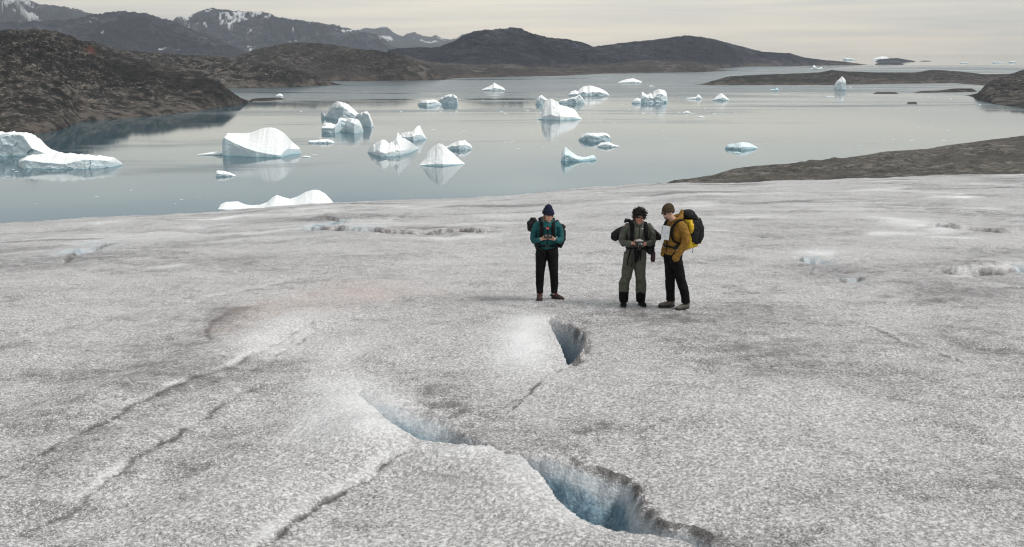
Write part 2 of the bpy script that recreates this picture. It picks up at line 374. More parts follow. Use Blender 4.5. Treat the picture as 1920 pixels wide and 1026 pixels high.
# soft patches: (px, py, rx px, ry px, channel, amount)   channels: 0 dust and painted edge darkening, 1 clean, 2 blue melt, 3 pink algae dust
PATCH = [
 (985, 645, 62, 48, 1, .95), (1000, 600, 45, 16, 1, .5), (690, 770, 75, 45, 1, .75), (640, 715, 70, 30, 1, .55), (700, 830, 90, 22, 1, .6), (1000, 905, 75, 45, 1, .65), (900, 868, 90, 14, 1, .6),
 (1080, 975, 60, 22, 1, .5), (800, 800, 55, 22, 1, .45), (640, 655, 60, 26, 1, .30), (600, 790, 60, 40, 1, .3),
 (540, 610, 70, 30, 1, .35), (505, 640, 90, 22, 1, .3),
 (1530, 474, 42, 5, 1, 1.0), (1535, 488, 24, 9, 2, .75), (1540, 494, 8, 4, 0, .8), (1593, 524, 22, 7, 2, .45), (1585, 527, 12, 4, 0, .6), (1690, 416, 55, 8, 1, .9), (1740, 430, 45, 7, 1, .8), (1670, 438, 60, 5, 1, .6), (1790, 447, 50, 5, 1, .6),
 (1780, 360, 40, 6, 1, .6), (1810, 369, 35, 3, 1, .8), (1700, 391, 30, 4, 1, .6), (1395, 411, 70, 4, 1, .7), (1300, 383, 60, 4, 1, .5), (1350, 436, 30, 4, 1, .5), (1460, 396, 40, 3, 1, .4),
 (1870, 535, 50, 9, 1, .9), (1905, 497, 25, 9, 2, .7), (1890, 490, 60, 10, 1, .6), (1810, 512, 30, 5, 1, .6),
 (612, 421, 30, 8, 2, .75), (690, 432, 40, 5, 2, .4), (700, 425, 60, 5, 1, .5), (600, 398, 60, 4, 1, .5), (900, 446, 110, 4, 1, .5), (155, 474, 36, 8, 2, .6), (190, 457, 30, 5, 2, .5), (190, 452, 50, 6, 1, .5), (200, 420, 40, 3, 1, .4),
 (300, 444, 60, 3, 1, .4), (330, 505, 60, 4, 1, .3), (400, 423, 40, 3, 1, .5), (410, 412, 30, 3, 1, .5), (60, 530, 50, 5, 1, .4), (560, 395, 40, 3, 1, .6), (780, 388, 60, 3, 1, .4), (1180, 375, 100, 5, 1, .35),
 (660, 548, 110, 28, 3, 1.0), (540, 575, 90, 22, 3, .5), (450, 600, 60, 35, 3, .45), (820, 540, 120, 20, 3, .2), (620, 640, 120, 26, 3, .2),
 (640, 530, 180, 16, 0, .35), (420, 600, 36, 30, 0, .5), (460, 575, 120, 24, 0, .35), (800, 432, 60, 7, 0, .7), (840, 440, 50, 6, 0, .7), (700, 405, 60, 5, 0, .5), (640, 415, 22, 5, 0, .8),
 (830, 752, 150, 36, 0, .95), (880, 790, 55, 22, 0, .5), (760, 715, 70, 14, 0, .5), (1080, 815, 150, 30, 0, .6), (1200, 920, 26, 30, 0, 1.0), (1230, 965, 42, 18, 0, 1.1), (1300, 992, 60, 16, 0, 1.2), (1190, 885, 24, 14, 0, .7),
 (1080, 612, 26, 10, 0, .9), (1100, 634, 10, 12, 0, 1.0), (1078, 667, 16, 8, 0, .8), (1020, 578, 60, 8, 0, .45), (980, 570, 90, 12, 0, .3), (1240, 590, 90, 9, 0, .25),
 (660, 980, 120, 40, 0, .5), (330, 900, 140, 60, 0, .35), (150, 860, 90, 20, 0, .3), (40, 960, 120, 60, 0, .45), (200, 480, 120, 12, 0, .35), (30, 490, 60, 14, 0, .4), (340, 455, 60, 6, 0, .3), (20, 620, 150, 120, 0, .25),  # broad ones at left and lower left also imitate lens falloff
 (1420, 545, 130, 14, 0, .45), (1500, 500, 50, 10, 0, .35), (1700, 560, 180, 16, 0, .4), (1850, 640, 140, 60, 0, .4), (1850, 850, 160, 160, 0, .4), (1830, 400, 120, 20, 0, .5), (1850, 470, 80, 14, 0, .4), (1450, 800, 120, 30, 0, .15), (1560, 940, 200, 40, 0, .25),  # broad ones along the right edge also imitate lens falloff
 (1340, 1015, 40, 12, 0, .8), (300, 690, 220, 18, 0, .3), (620, 1040, 160, 30, 0, .4), (700, 575, 60, 6, 0, .4), (905, 565, 40, 8, 0, .3), (1820, 363, 30, 6, 0, .4),
]
def ground(X, Y, fields=False, grain=True):
    Z = ground_base(X, Y)
    amp = np.clip((Y - 2) / 40, 0.06, 1.0)
    U = 0.22 * amp * fbm(X * 0.09, Y * 0.09, 41, 3) + 0.055 * fbm(X * 0.45, Y * 0.45, 43, 3) + .07 * fbm((X * .8 + Y * .6) * .8, (Y * .8 - X * .6) * .28, 46, 3) + .022 * fbm(X * 1.7, Y * 1.7, 44, 3) + .016 * ridged(X * 1.1, Y * 1.5, 45, 3)
    U = U * (1 - np.exp(-((X - 1.8) / 3.2) ** 2 - ((Y - 16.3) / 2.0) ** 2))       # the patch the people stand on is flat
    Z = Z + U
    sl = fbm(X * 0.5 + Y * 0.2, Y * 1.2, 47, 3)
    A = np.zeros(X.shape + (4,))
    A[..., 0] = 0.25 + 0.34 * fbm(X * 0.25, Y * 0.4, 51, 4) + 0.10 * sl
    A[..., 1] = np.clip(fbm(X * 0.16, Y * 0.5, 53, 4) * 1.6 - 0.55, 0, .4) * sstep(16, 40, Y)
    A[..., 0] += np.clip(fbm(X * 0.12 + 7, Y * 0.45, 57, 4) * 1.3 - 0.35, 0, .35) * sstep(16, 40, Y)
    wx = 1 + 0.55 * fbm(X * 1.3, Y * 1.3, 61, 4); 
    for (px, py, rx, ry, ch, am) in PATCH:
        x0, y0 = px_ground(px, py); x1, _ = px_ground(px + rx, py); _, ya = px_ground(px, py - ry); _, yb = px_ground(px, min(py + ry, 1300))
        rw = abs(x1 - x0); rd = max(abs(ya - yb) / 2, 0.05)
        d = ((X - x0) / rw) ** 2 + ((Y - y0) / rd) ** 2
        k = np.clip(am * np.exp(-d * 1.3) * wx, 0, None)
        if ch == 1: k = k * np.clip(.6 + 1.3 * fbm(X * .9, Y * 1.6, 69, 4), 0, 1.6) if py < 560 else k
        if ch == 0: k = k * .48 * np.clip(.55 + 1.5 * fbm(X * 3.1, Y * 3.1, 65, 4), 0, 1.8)
        if ch == 3: k = k * np.clip(0.8 + 0.6 * fbm(X * 2.2, Y * 2.2, 63, 4), 0, 1.5)
        A[..., ch] += k
        if ch == 2: Z = Z - 0.45 * am * np.exp(-d * 1.3) * (.6 + fbm(X * 1.1, Y * 1.1, 67, 3))
        if ch == 1 and am > .55 and py > 560: Z = Z + 0.10 * am * np.exp(-d)
    for P, (_, dk, st, wd, wh) in zip(SEAM_P, SEAMS):
        rng = (X > P[:, 0].min() - 3) & (X < P[:, 0].max() + 3) & (Y > P[:, 1].min() - 3) & (Y < P[:, 1].max() + 4)
        if not rng.any(): continue
        d, pr, sd_ = seg_dist(X[rng], Y[rng], P)
        endf = np.sqrt(np.clip(np.minimum(pr, 1 - pr) * 6, 0, 1)); endf = endf * np.clip(0.8 + 0.6 * fbm(pr * 14, pr * 0, 71, 3), .4, 1.2)
        dist = np.maximum(Y[rng] / 9.0, 1.0) ** 0.6
        w0 = 0.027 * wd * dist
        up = (sd_ > 0)
        da = dk * endf * (0.9 * np.exp(-(d / w0) ** 2) + np.where(up, 0, .30) * np.exp(-d / (w0 * 6)))
        da = da * np.clip(.65 + 1.3 * fbm(X[rng] * 6, Y[rng] * 6, 75, 3), .2, 1.6)
        A[..., 0][rng] += da
        A[..., 1][rng] += wh * endf * .6 * np.clip(.35 + 1.6 * fbm(X[rng] * 1.1, Y[rng] * 1.1, 73, 3), 0, 1.3) * np.where(up, 1, 0) * np.exp(-((d - w0 * 2.4) / (w0 * 1.8)) ** 2)
        if wh > .7: Z[rng] += endf * (.075 * np.exp(-((d * np.where(up, 1, -1) - .55) / .5) ** 2) - .085 * np.exp(-((d * np.where(up, 1, -1) + .25) / .45) ** 2))
        # ledge: ground behind the seam stands slightly higher, with a small groove along the foot
        Z[rng] += .3 * st * endf * (np.where(up, 1, 0) * sstep(0, w0 * 1.3, d) * np.exp(-d / (w0 * 14)) - .8 * np.exp(-(d / (w0 * .7)) ** 2))
    # crevasses
    c1, i1, a1, b1, p1, q1 = cut(X, Y, NEAR1, FAR1, [0, .12, .25, .38, .44, .50, .525, .57, .68, .80, .86, .90, 1], [0, .03, .18, .65, 1.35, 1.25, .85, .80, 1.05, 1.20, .75, .35, .1],
                         [0, .30, .42, .50, .56, .66, .73, .90, 1], [0, .0, .35, .2, .0, .05, .7, .45, .0], 0)
    c2, i2, a2, b2, p2, q2 = cut(X, Y, NEAR2, FAR2, [0, .15, .4, .6, .9, 1], [.1, .9, 2.1, 1.9, 2.1, .2], [0, .25, .5, .8, 1], [.5, .4, .7, .85, .8], 0)
    rough = 1 + .22 * fbm(X * 5, Y * 5, 81, 4) 
    Z = Z - (c1 + c2) * rough
    # rounded swell of the near lip and flanks sagging towards the cut
    out1 = ~i1
    nearside = sstep(.15, -.15, a1 - b1)
    Z = Z + np.where(out1, (.085 * np.exp(-((a1 - .30) / .42) ** 2) * nearside - .13 * np.exp(-b1 / .55) * (1 - nearside)) * sstep(0, .12, np.minimum(p1, 1 - p1)), 0)
    Z = Z - np.where(~i2, .10 * np.exp(-b2 / .45) * sstep(0, .1, a2 - b2), 0)
    Z = Z - np.where(out1 & (a1 < 3.5), .0, 0)
    cr_ = c1 * (1 + .30 * fbm(X * 2.6, Y * 2.6, 85, 3))
    A[..., 2] += np.clip((cr_ - .02) * 2.9, 0, .85) + 1.2 * sstep(.60, .38, a1 + .1 * fbm(X * 3, Y * 3, 87, 3)) * (c1 > .15) * np.interp(p1, [.40, .44, .50, .52], [0, 1, 1, 0])  # blue by depth, plus painted darkness hugging the near lip
    A[..., 2] += np.clip((c2 - .10) * 1.05, 0, .85) + np.clip((c2 - .55) * 1.5, 0, .6) + 1.1 * i2 * sstep(.15, .05, a2 + .05 * fbm(X * 5, Y * 5, 89, 3)) * np.interp(p2, [.1, .2, .55, .7], [0, 1, 1, 0])  # same for the upper cut: blue ice and painted shade
    A[..., 0] *= np.where(c1 + c2 > .1, np.clip(1 - (c1 + c2 * 2) * 1.6, 0, 1), 1)
    A[..., 1] *= np.where(c1 > .02, np.clip(1 - c1 * 2, .0, 1), 1)
    rimd = np.exp(-((b1 - .02) / .10) ** 2) * np.interp(q1, [0, .3, .55, .66, .72, .95, 1], [0, .1, .15, .9, 1.3, 1.2, 0]) + np.exp(-((b2) / .07) ** 2) * np.interp(q2, [0, .2, .35, .8, 1], [0, .4, 1.0, .9, .5])
    A[..., 0] += rimd * .8 * np.clip(.45 + 1.5 * fbm(X * 7, Y * 7, 83, 4), 0, 1.6)
    if grain:
        gr = 0.006 * fbm(X * 13, Y * 13, 91, 3, .7) + 0.007 * vn(X * 38, Y * 38, 95) * np.clip(1.6 - Y / 20, .3, 1)
        gr = gr + .012 * np.clip(ridged(X * 4, Y * 4, 97, 3) - .2, 0, 1)
        Z = Z + gr * (1 - .5 * np.clip(A[..., 1], 0, 1)) * np.clip(0.8 + Y / 30, 0, 2)
    if fields: return Z, np.clip(A, 0, 1.4)
    return Z
def gz(x, y):
    return float(ground(np.array([[float(x)]]), np.array([[float(y)]]), grain=False)[0, 0])
NU = 1150
yv = np.concatenate([np.linspace(-9, 4.4, 16), 1 / np.linspace(1 / 4.6, 1 / 60.0, 940), 60 * (1.012 ** np.arange(1, 165))])
sx = np.linspace(-1, 1, NU)
YY = np.repeat(yv[:, None], NU, 1); XX = sx[None, :] * (0.60 * np.maximum(YY, 0) + 3.5 + np.where(YY < 4.5, (4.5 - YY) * .8, 0))
ZZ, AA = ground(XX, YY, True)
ZZ = np.maximum(ZZ, -3.0)
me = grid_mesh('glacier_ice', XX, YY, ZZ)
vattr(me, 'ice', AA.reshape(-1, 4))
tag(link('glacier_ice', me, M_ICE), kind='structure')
del XX, YY, ZZ, AA

# ------------------------------------------------------------------ land
def land(name, ridge, shore, dist, mat, amp=0.10, nsc=None, cols=260, rows=110, seed=1, back=0.5, power=0.8, snow=0, rough=1.0, jag=0.0, shoreband=0.12, rust=None, kind_shore='water'):
    """terrain between a shoreline on the water and a ridge line at a given distance, falling away behind the ridge"""
    R = np.array(ridge, float); Sh = np.array(shore, float)
    x0 = max(R[0, 0], Sh[0, 0]); x1 = min(R[-1, 0], Sh[-1, 0])
    px = np.linspace(x0, x1, cols)
    ry = np.interp(px, R[:, 0], R[:, 1]); sy = np.interp(px, Sh[:, 0], Sh[:, 1]); sy = np.maximum(sy, ry + .3)
    ry = sy - (sy - ry) * np.clip(np.minimum(px - x0, x1 - px) / (x1 - x0) * 14, .02, 1) ** .7
    ra, _ = az_ratio(px, ry)
    sX, sY = on_water(px, sy)
    if isinstance(dist, (int, float)): dR = np.full(cols, float(dist))
    else: D = np.array(dist, float); dR = np.interp(px, D[:, 0], D[:, 1])
    dR = sY + (np.maximum(dR, sY * 1.04 + 8) - sY) * np.clip(np.minimum((px - x0), (x1 - px)) / (x1 - x0) * 7 + .03, 0, 1)
    _, rz = z_at(px, ry, dR); rz = np.maximum(rz, 0.4)
    rz = rz * (1 + .030 * ridged(px * .12, px * 0 + seed, seed, 4) * np.clip(rz / 20, 0, 1))
    endf = np.clip(np.minimum((px - x0), (x1 - px)) / (x1 - x0) * 12, 0, 1)
    span = float(np.median(dR - sY)); nsc = nsc or 3.2 / max(span, 1)
    v = np.concatenate([[-0.05], np.linspace(0, 1, rows), 1 + np.linspace(0.03, 1, 14) * 1.0])
    V = v[:, None] * np.ones((1, cols))
    yy = np.where(V <= 1, sY[None] + (dR - sY)[None] * V, dR[None] + (V - 1) * ((dR - sY)[None] * back * 1.4 + 6))
    aS = sX / sY
    az = aS[None] + (ra - aS)[None] * np.clip(V, 0, 1)
    xx = az * yy
    H = float(rz.max())
    rel = np.clip(V, 0, 1)
    prof = rel ** power
    # cross-valleys bend the profile
    lob = fbm(xx * nsc * .6, yy * nsc * .6, seed, 3)
    prof = np.clip(prof + .22 * lob * np.sin(np.pi * rel), 0.0, 1.0)
    z = rz[None] * prof
    env = np.where(V <= 1, np.sin(np.pi * np.clip(rel, 0, 1)) ** .6 * .9 + .12, .3) * np.minimum(1, 0.25 + rel * 3)
    hh = (0.06 * H + 0.94 * rz[None]) * np.clip(endf * 1.2 + .05, 0, 1)[None]
    z = z + amp * hh * env * ridged(xx * nsc * 1.7, yy * nsc * 1.7, seed + 3, 6, .55) * rough
    z = z + amp * .35 * hh * env * fbm(xx * nsc * 9, yy * nsc * 9, seed + 9, 5, .6)
    if jag: z = z + np.where(rel > .6, jag * rz[None] * ridged(xx * nsc * 3, yy * nsc * .8, seed + 5, 5, .6), 0)
    z = np.where(V > 1, (rz[None] + (z - rz[None] * prof)) * np.clip(1 - (V - 1) * 1.1, -1, 1) - 4 * (V > 1.9), z)
    z = np.where(rel <= 0, np.minimum(z, -2.0 if kind_shore == 'water' else z), z)
    z = np.where((V > 0) & (V <= 1), np.maximum(z, 0.15 + rel * np.minimum(6, rz[None] * .5)), z)
    # the sight line to the ridge stays free
    tanr = (CAMZ - rz[None]) / dR[None]
    lim = CAMZ - tanr * yy
    z = np.where((V > 0) & (V != 1), np.minimum(z, np.maximum(lim, .3)), z)
    me = grid_mesh(name, xx, yy, z)
    A = np.zeros(xx.shape + (4,)); hrel = z / H
    A[..., 0] = np.clip(1.3 - np.clip(z, 0, None) / max(shoreband * H, .5), 0, 1) * np.clip(.75 + fbm(xx * nsc * 6, yy * nsc * 6, seed + 31, 3), 0, 1)
    if snow:
        sn = fbm(xx * nsc * 5, yy * nsc * 2.4, seed + 77, 5, .6); 
        A[..., 1] = np.clip((sn + snow * hrel - .62) * 9, 0, 1)
    if rust is not None:
        rx_, ry_ = rust[0], rust[1]; gi = np.exp(-(((px[None] - rx_) / rust[2]) ** 2 + ((rel - ry_) / rust[3]) ** 2)); A[..., 2] = np.clip(gi * (1.2 + fbm(xx * .03, yy * .03, 3, 3)) - .25, 0, 1)
    vattr(me, 'rock', A.reshape(-1, 4))
    o = link(name, me, mat); tag(o, kind='structure'); return o

R_NEAR = rock_mat('dark_hill_rock', (0.014, 0.013, 0.0135), (0.150, 0.134, 0.120), (0.022, 0.022, 0.020), 0.055, light_amt=.8, warm=(0.155, 0.137, 0.12))
R_MID = rock_mat('brown_hill_rock', (0.034, 0.031, 0.030), (0.170, 0.152, 0.138), (0.045, 0.042, 0.036), 0.035, light_amt=.4, warm=(0.13, 0.105, 0.09))
R_FAR = rock_mat('haze_tinted_rock', (0.011, 0.014, 0.026), (0.090, 0.095, 0.118), (0.012, 0.016, 0.028), 0.012, snow=True, light_amt=.3)  # blue of the distant haze is mixed into these rock colours
R_ALP = rock_mat('haze_tinted_alpine_rock', (0.022, 0.024, 0.032), (0.07, 0.072, 0.085), (0.022, 0.026, 0.036), 0.004, snow=True, light_amt=.3)  # rock colours carry some painted haze blue
R_MOR = rock_mat('moraine_rubble', (0.085, 0.081, 0.075), (0.27, 0.255, 0.235), (0.14, 0.133, 0.12), 0.55, light_amt=.35, warm=(0.06, 0.055, 0.05))

# far alpine range in the gap
land('far_mountains', [(560, 72), (620, 66), (673, 58), (687, 55), (705, 54), (717, 52), (727, 53), (740, 63), (757, 69), (763, 63), (777, 61), (790, 67), (807, 71), (817, 67), (827, 72), (843, 74), (857, 72), (867, 65), (873, 65), (890, 75), (960, 84)],
     [(560, 108), (960, 108)], 21500, R_ALP, amp=.10, nsc=.0007, seed=11, snow=.6, jag=.07, cols=320, power=.9)
land('left_snow_mountain', [(-330, -30), (-180, -34), (-60, -20), (0, -8), (40, -4), (60, 4), (75, 9), (105, 12), (130, 15), (165, 24), (200, 32), (260, 60), (330, 96)],
     [(-330, 116), (330, 112)], 13500, R_ALP, amp=.26, nsc=.0014, seed=14, snow=.72, cols=300, power=.8)
land('right_snow_mountain', [(290, 60), (325, 38), (338, 30), (347, 36), (360, 28), (380, 19), (398, 16), (430, 21), (460, 23), (490, 22), (520, 33), (560, 38), (597, 43), (627, 47), (643, 50), (677, 60), (707, 65), (722, 76), (737, 88), (780, 100)],
     [(290, 112), (780, 112)], 12000, R_FAR, amp=.26, nsc=.0016, seed=17, snow=.40, cols=360, power=.8)
land('dome_mountain', [(-340, 60), (-100, 46), (60, 40), (130, 38), (165, 29), (200, 24), (230, 23), (270, 25), (300, 33), (325, 40), (360, 56), (400, 70), (430, 82), (470, 100), (520, 110)],
     [(-340, 122), (520, 119)], 8200, R_FAR, amp=.26, nsc=.0021, seed=19, snow=.1, cols=340, power=.75)
land('central_mountain', [(690, 100), (747, 91), (810, 89), (823, 88), (847, 80), (877, 63), (897, 58), (927, 55), (960, 52), (977, 55), (993, 62), (1027, 70), (1060, 73), (1093, 80), (1110, 87), (1140, 98), (1200, 118), (1240, 126)],
     [(690, 134), (1000, 131), (1240, 129)], 5600, R_FAR, amp=.28, nsc=.0026, seed=23, cols=400, power=.7)
land('right_mountain', [(1060, 118), (1100, 90), (1127, 86), (1180, 79), (1218, 77), (1257, 71), (1284, 68), (1315, 70), (1342, 75), (1392, 88), (1430, 98), (1480, 100), (1508, 108), (1546, 113), (1600, 117), (1628, 120)],
     [(1060, 133), (1340, 129), (1411, 124), (1527, 122.5), (1628, 121)], 6400, R_FAR, amp=.28, nsc=.0026, seed=27, cols=400, power=.7)
land('low_coastal_hill', [(1090, 131), (1130, 122), (1180, 115), (1218, 113), (1260, 116), (1296, 114), (1322, 121), (1346, 130), (1369, 132), (1388, 130.5)],
     [(1090, 139), (1180, 137), (1320, 135), (1388, 131.5)], 4300, R_MID, amp=.15, nsc=.003, seed=29, cols=220)
land('low_rocky_shore', [(690, 100), (760, 104), (800, 116), (860, 121), (900, 122), (960, 120), (1000, 126), (1060, 128), (1100, 130), (1125, 137)],
     [(690, 148), (853, 147), (960, 144), (1060, 142), (1125, 138.5)], 3900, R_MID, amp=.20, nsc=.004, seed=31, cols=300)
land('brown_hills', [(360, 118), (433, 107), (467, 97), (500, 88), (533, 82), (560, 80), (593, 82), (625, 85), (660, 90), (700, 95), (747, 101), (777, 112), (810, 128), (853, 147)],
     [(360, 155), (593, 152), (670, 152), (760, 151), (853, 148)], [(360, 3600), (600, 3600), (853, 2500)], R_MID, amp=.24, nsc=.0048, seed=33, cols=380, rows=140)
land('middle_hill', [(60, 82), (180, 80), (227, 93), (300, 100), (417, 107), (470, 117), (530, 125), (580, 138), (610, 149), (648, 157)],
     [(60, 170), (480, 165), (560, 163), (600, 161), (648, 159)], [(60, 3000), (400, 2700), (648, 2050)], R_NEAR, amp=.24, nsc=.0048, seed=37, cols=380, rows=140)
land('near_dark_hill', [(-420, 60), (-200, 48), (-60, 56), (0, 58), (33, 57), (77, 56), (110, 60), (133, 68), (150, 77), (180, 80), (215, 97), (255, 112), (300, 124), (360, 138), (400, 150), (440, 166), (465, 181), (478, 187)],
     [(-420, 262), (-60, 258), (40, 256), (90, 249), (115, 244), (150, 229), (233, 222), (300, 217), (367, 209), (433, 199), (478, 190)], [(-420, 2100), (180, 2200), (478, 1500)], R_NEAR, amp=.24, nsc=.0060, seed=41, cols=560, rows=240, power=.75, shoreband=.10, rust=(172, .55, 11, .07))
land('rocky_spit', [(468, 186), (490, 184), (515, 183), (528, 184), (533, 186)], [(468, 190), (500, 189.5), (520, 188), (533, 187)], 1490, R_NEAR, amp=.4, nsc=.03, seed=43, cols=80, rows=24, back=.2)
land('strip_island', [(1303, 157.5), (1334, 148), (1373, 143), (1430, 140), (1488, 138), (1538, 136), (1558, 131.5), (1585, 134), (1642, 136), (1719, 136), (1746, 131), (1797, 134), (1850, 140), (1930, 139), (2150, 136)],
     [(1303, 159), (1400, 160), (1565, 159.5), (1700, 157), (1790, 156), (1860, 162), (2150, 164)], [(1303, 2600), (1500, 3100), (2150, 3300)], R_NEAR, amp=.22, nsc=.006, seed=47, cols=420, rows=90, shoreband=.2)
land('right_spur', [(1809, 178), (1831, 172), (1843, 164), (1858, 152), (1880, 143), (1905, 136), (1920, 131), (2000, 112), (2300, 60)],
     [(1809, 179), (1826, 181), (1835, 187), (1866, 196), (1920, 203), (2000, 212), (2300, 230)], [(1809, 1750), (1920, 2300), (2300, 2600)], R_NEAR, amp=.16, nsc=.008, seed=53, cols=260, rows=120)
land('low_spit', [(1712, 173), (1760, 170), (1790, 166), (1831, 166)], [(1712, 175), (1760, 174), (1831, 172)], 1830, R_NEAR, amp=.3, nsc=.03, seed=57, cols=90, rows=24, back=.2)
for k, (pp, wy, dd) in enumerate((([(1637, 175.2), (1650, 174), (1670, 174.4), (1685, 175.4)], 176.5, 1790), ([(1700, 194.8), (1707, 193), (1712, 194.6), (1720, 194.6)], 196, 1420),
                     ([(1640, 119.6), (1650, 117.8), (1672, 118.6), (1684, 118.2), (1696, 120)], 121.3, 5850), ([(1640, 114.6), (1650, 111.5), (1668, 109.4), (1683, 109), (1700, 112), (1718, 115)], 116, 8600), ([(1724, 114.5), (1735, 113.6), (1747, 114.6)], 115.6, 8900))):
    land('skerry', pp, [(pp[0][0], wy), (pp[-1][0], wy)], dd, R_NEAR if k < 2 else R_FAR, amp=.3, nsc=.03, seed=60 + k, cols=70, rows=16, back=.1)

# moraine below the right edge of the ice
def moraine():
    cols, rows = 520, 240
    px = np.linspace(1180, 2500, cols)
    ry = np.interp(px, [1180, 1225, 1250, 1290, 1340, 1375, 1400, 1440, 1480, 1520, 1560, 1600, 1650, 1690, 1740, 1800, 1860, 1920, 2200, 2500],
                       [385, 360, 346.5, 337, 331, 321, 318, 314, 311, 303, 299, 294, 285, 282, 279, 270, 262, 255, 225, 205])
    d1 = np.interp(px, [1180, 1400, 1920, 2500], [150, 210, 300, 380.])
    ra, rr = az_ratio(px, ry)
    v = np.concatenate([np.linspace(0, 1, rows), 1 + np.linspace(.02, 1, 20)])
    V = v[:, None] * np.ones((1, cols)); y0 = 96.0
    yy = np.where(V <= 1, y0 + (d1 - y0)[None] * V, d1[None] + (V - 1) * 150)
    xx = ra[None] * yy
    zr = CAMZ - rr * d1
    a0, r0 = az_ratio(px, np.interp(px, [1180, 1920, 2500], [375, 349, 338.])); z0 = CAMZ - r0 * y0
    z = z0[None] + (zr - z0)[None] * np.clip(V, 0, 1) ** 1.0
    e_ = np.sin(np.pi * np.clip(V, 0, 1)) + .35
    z = z + e_ * (1.5 * fbm(xx * .02, yy * .02, 5, 4) + .55 * ridged(xx * .10, yy * .10, 6, 4) + .30 * fbm(xx * .5, yy * .5, 8, 3))
    z = np.where(V > 1, z - (V - 1) ** 1.1 * 75, z)
    me = grid_mesh('moraine', xx, yy, z)
    A = np.zeros(xx.shape + (4,)); vattr(me, 'rock', A.reshape(-1, 4))
    tag(link('moraine', me, R_MOR), kind='structure')
    return xx, yy, z, V
MX, MY, MZ, MV = moraine()
HAZE = 3.3e-5; HAZE_TOP = 1500.0
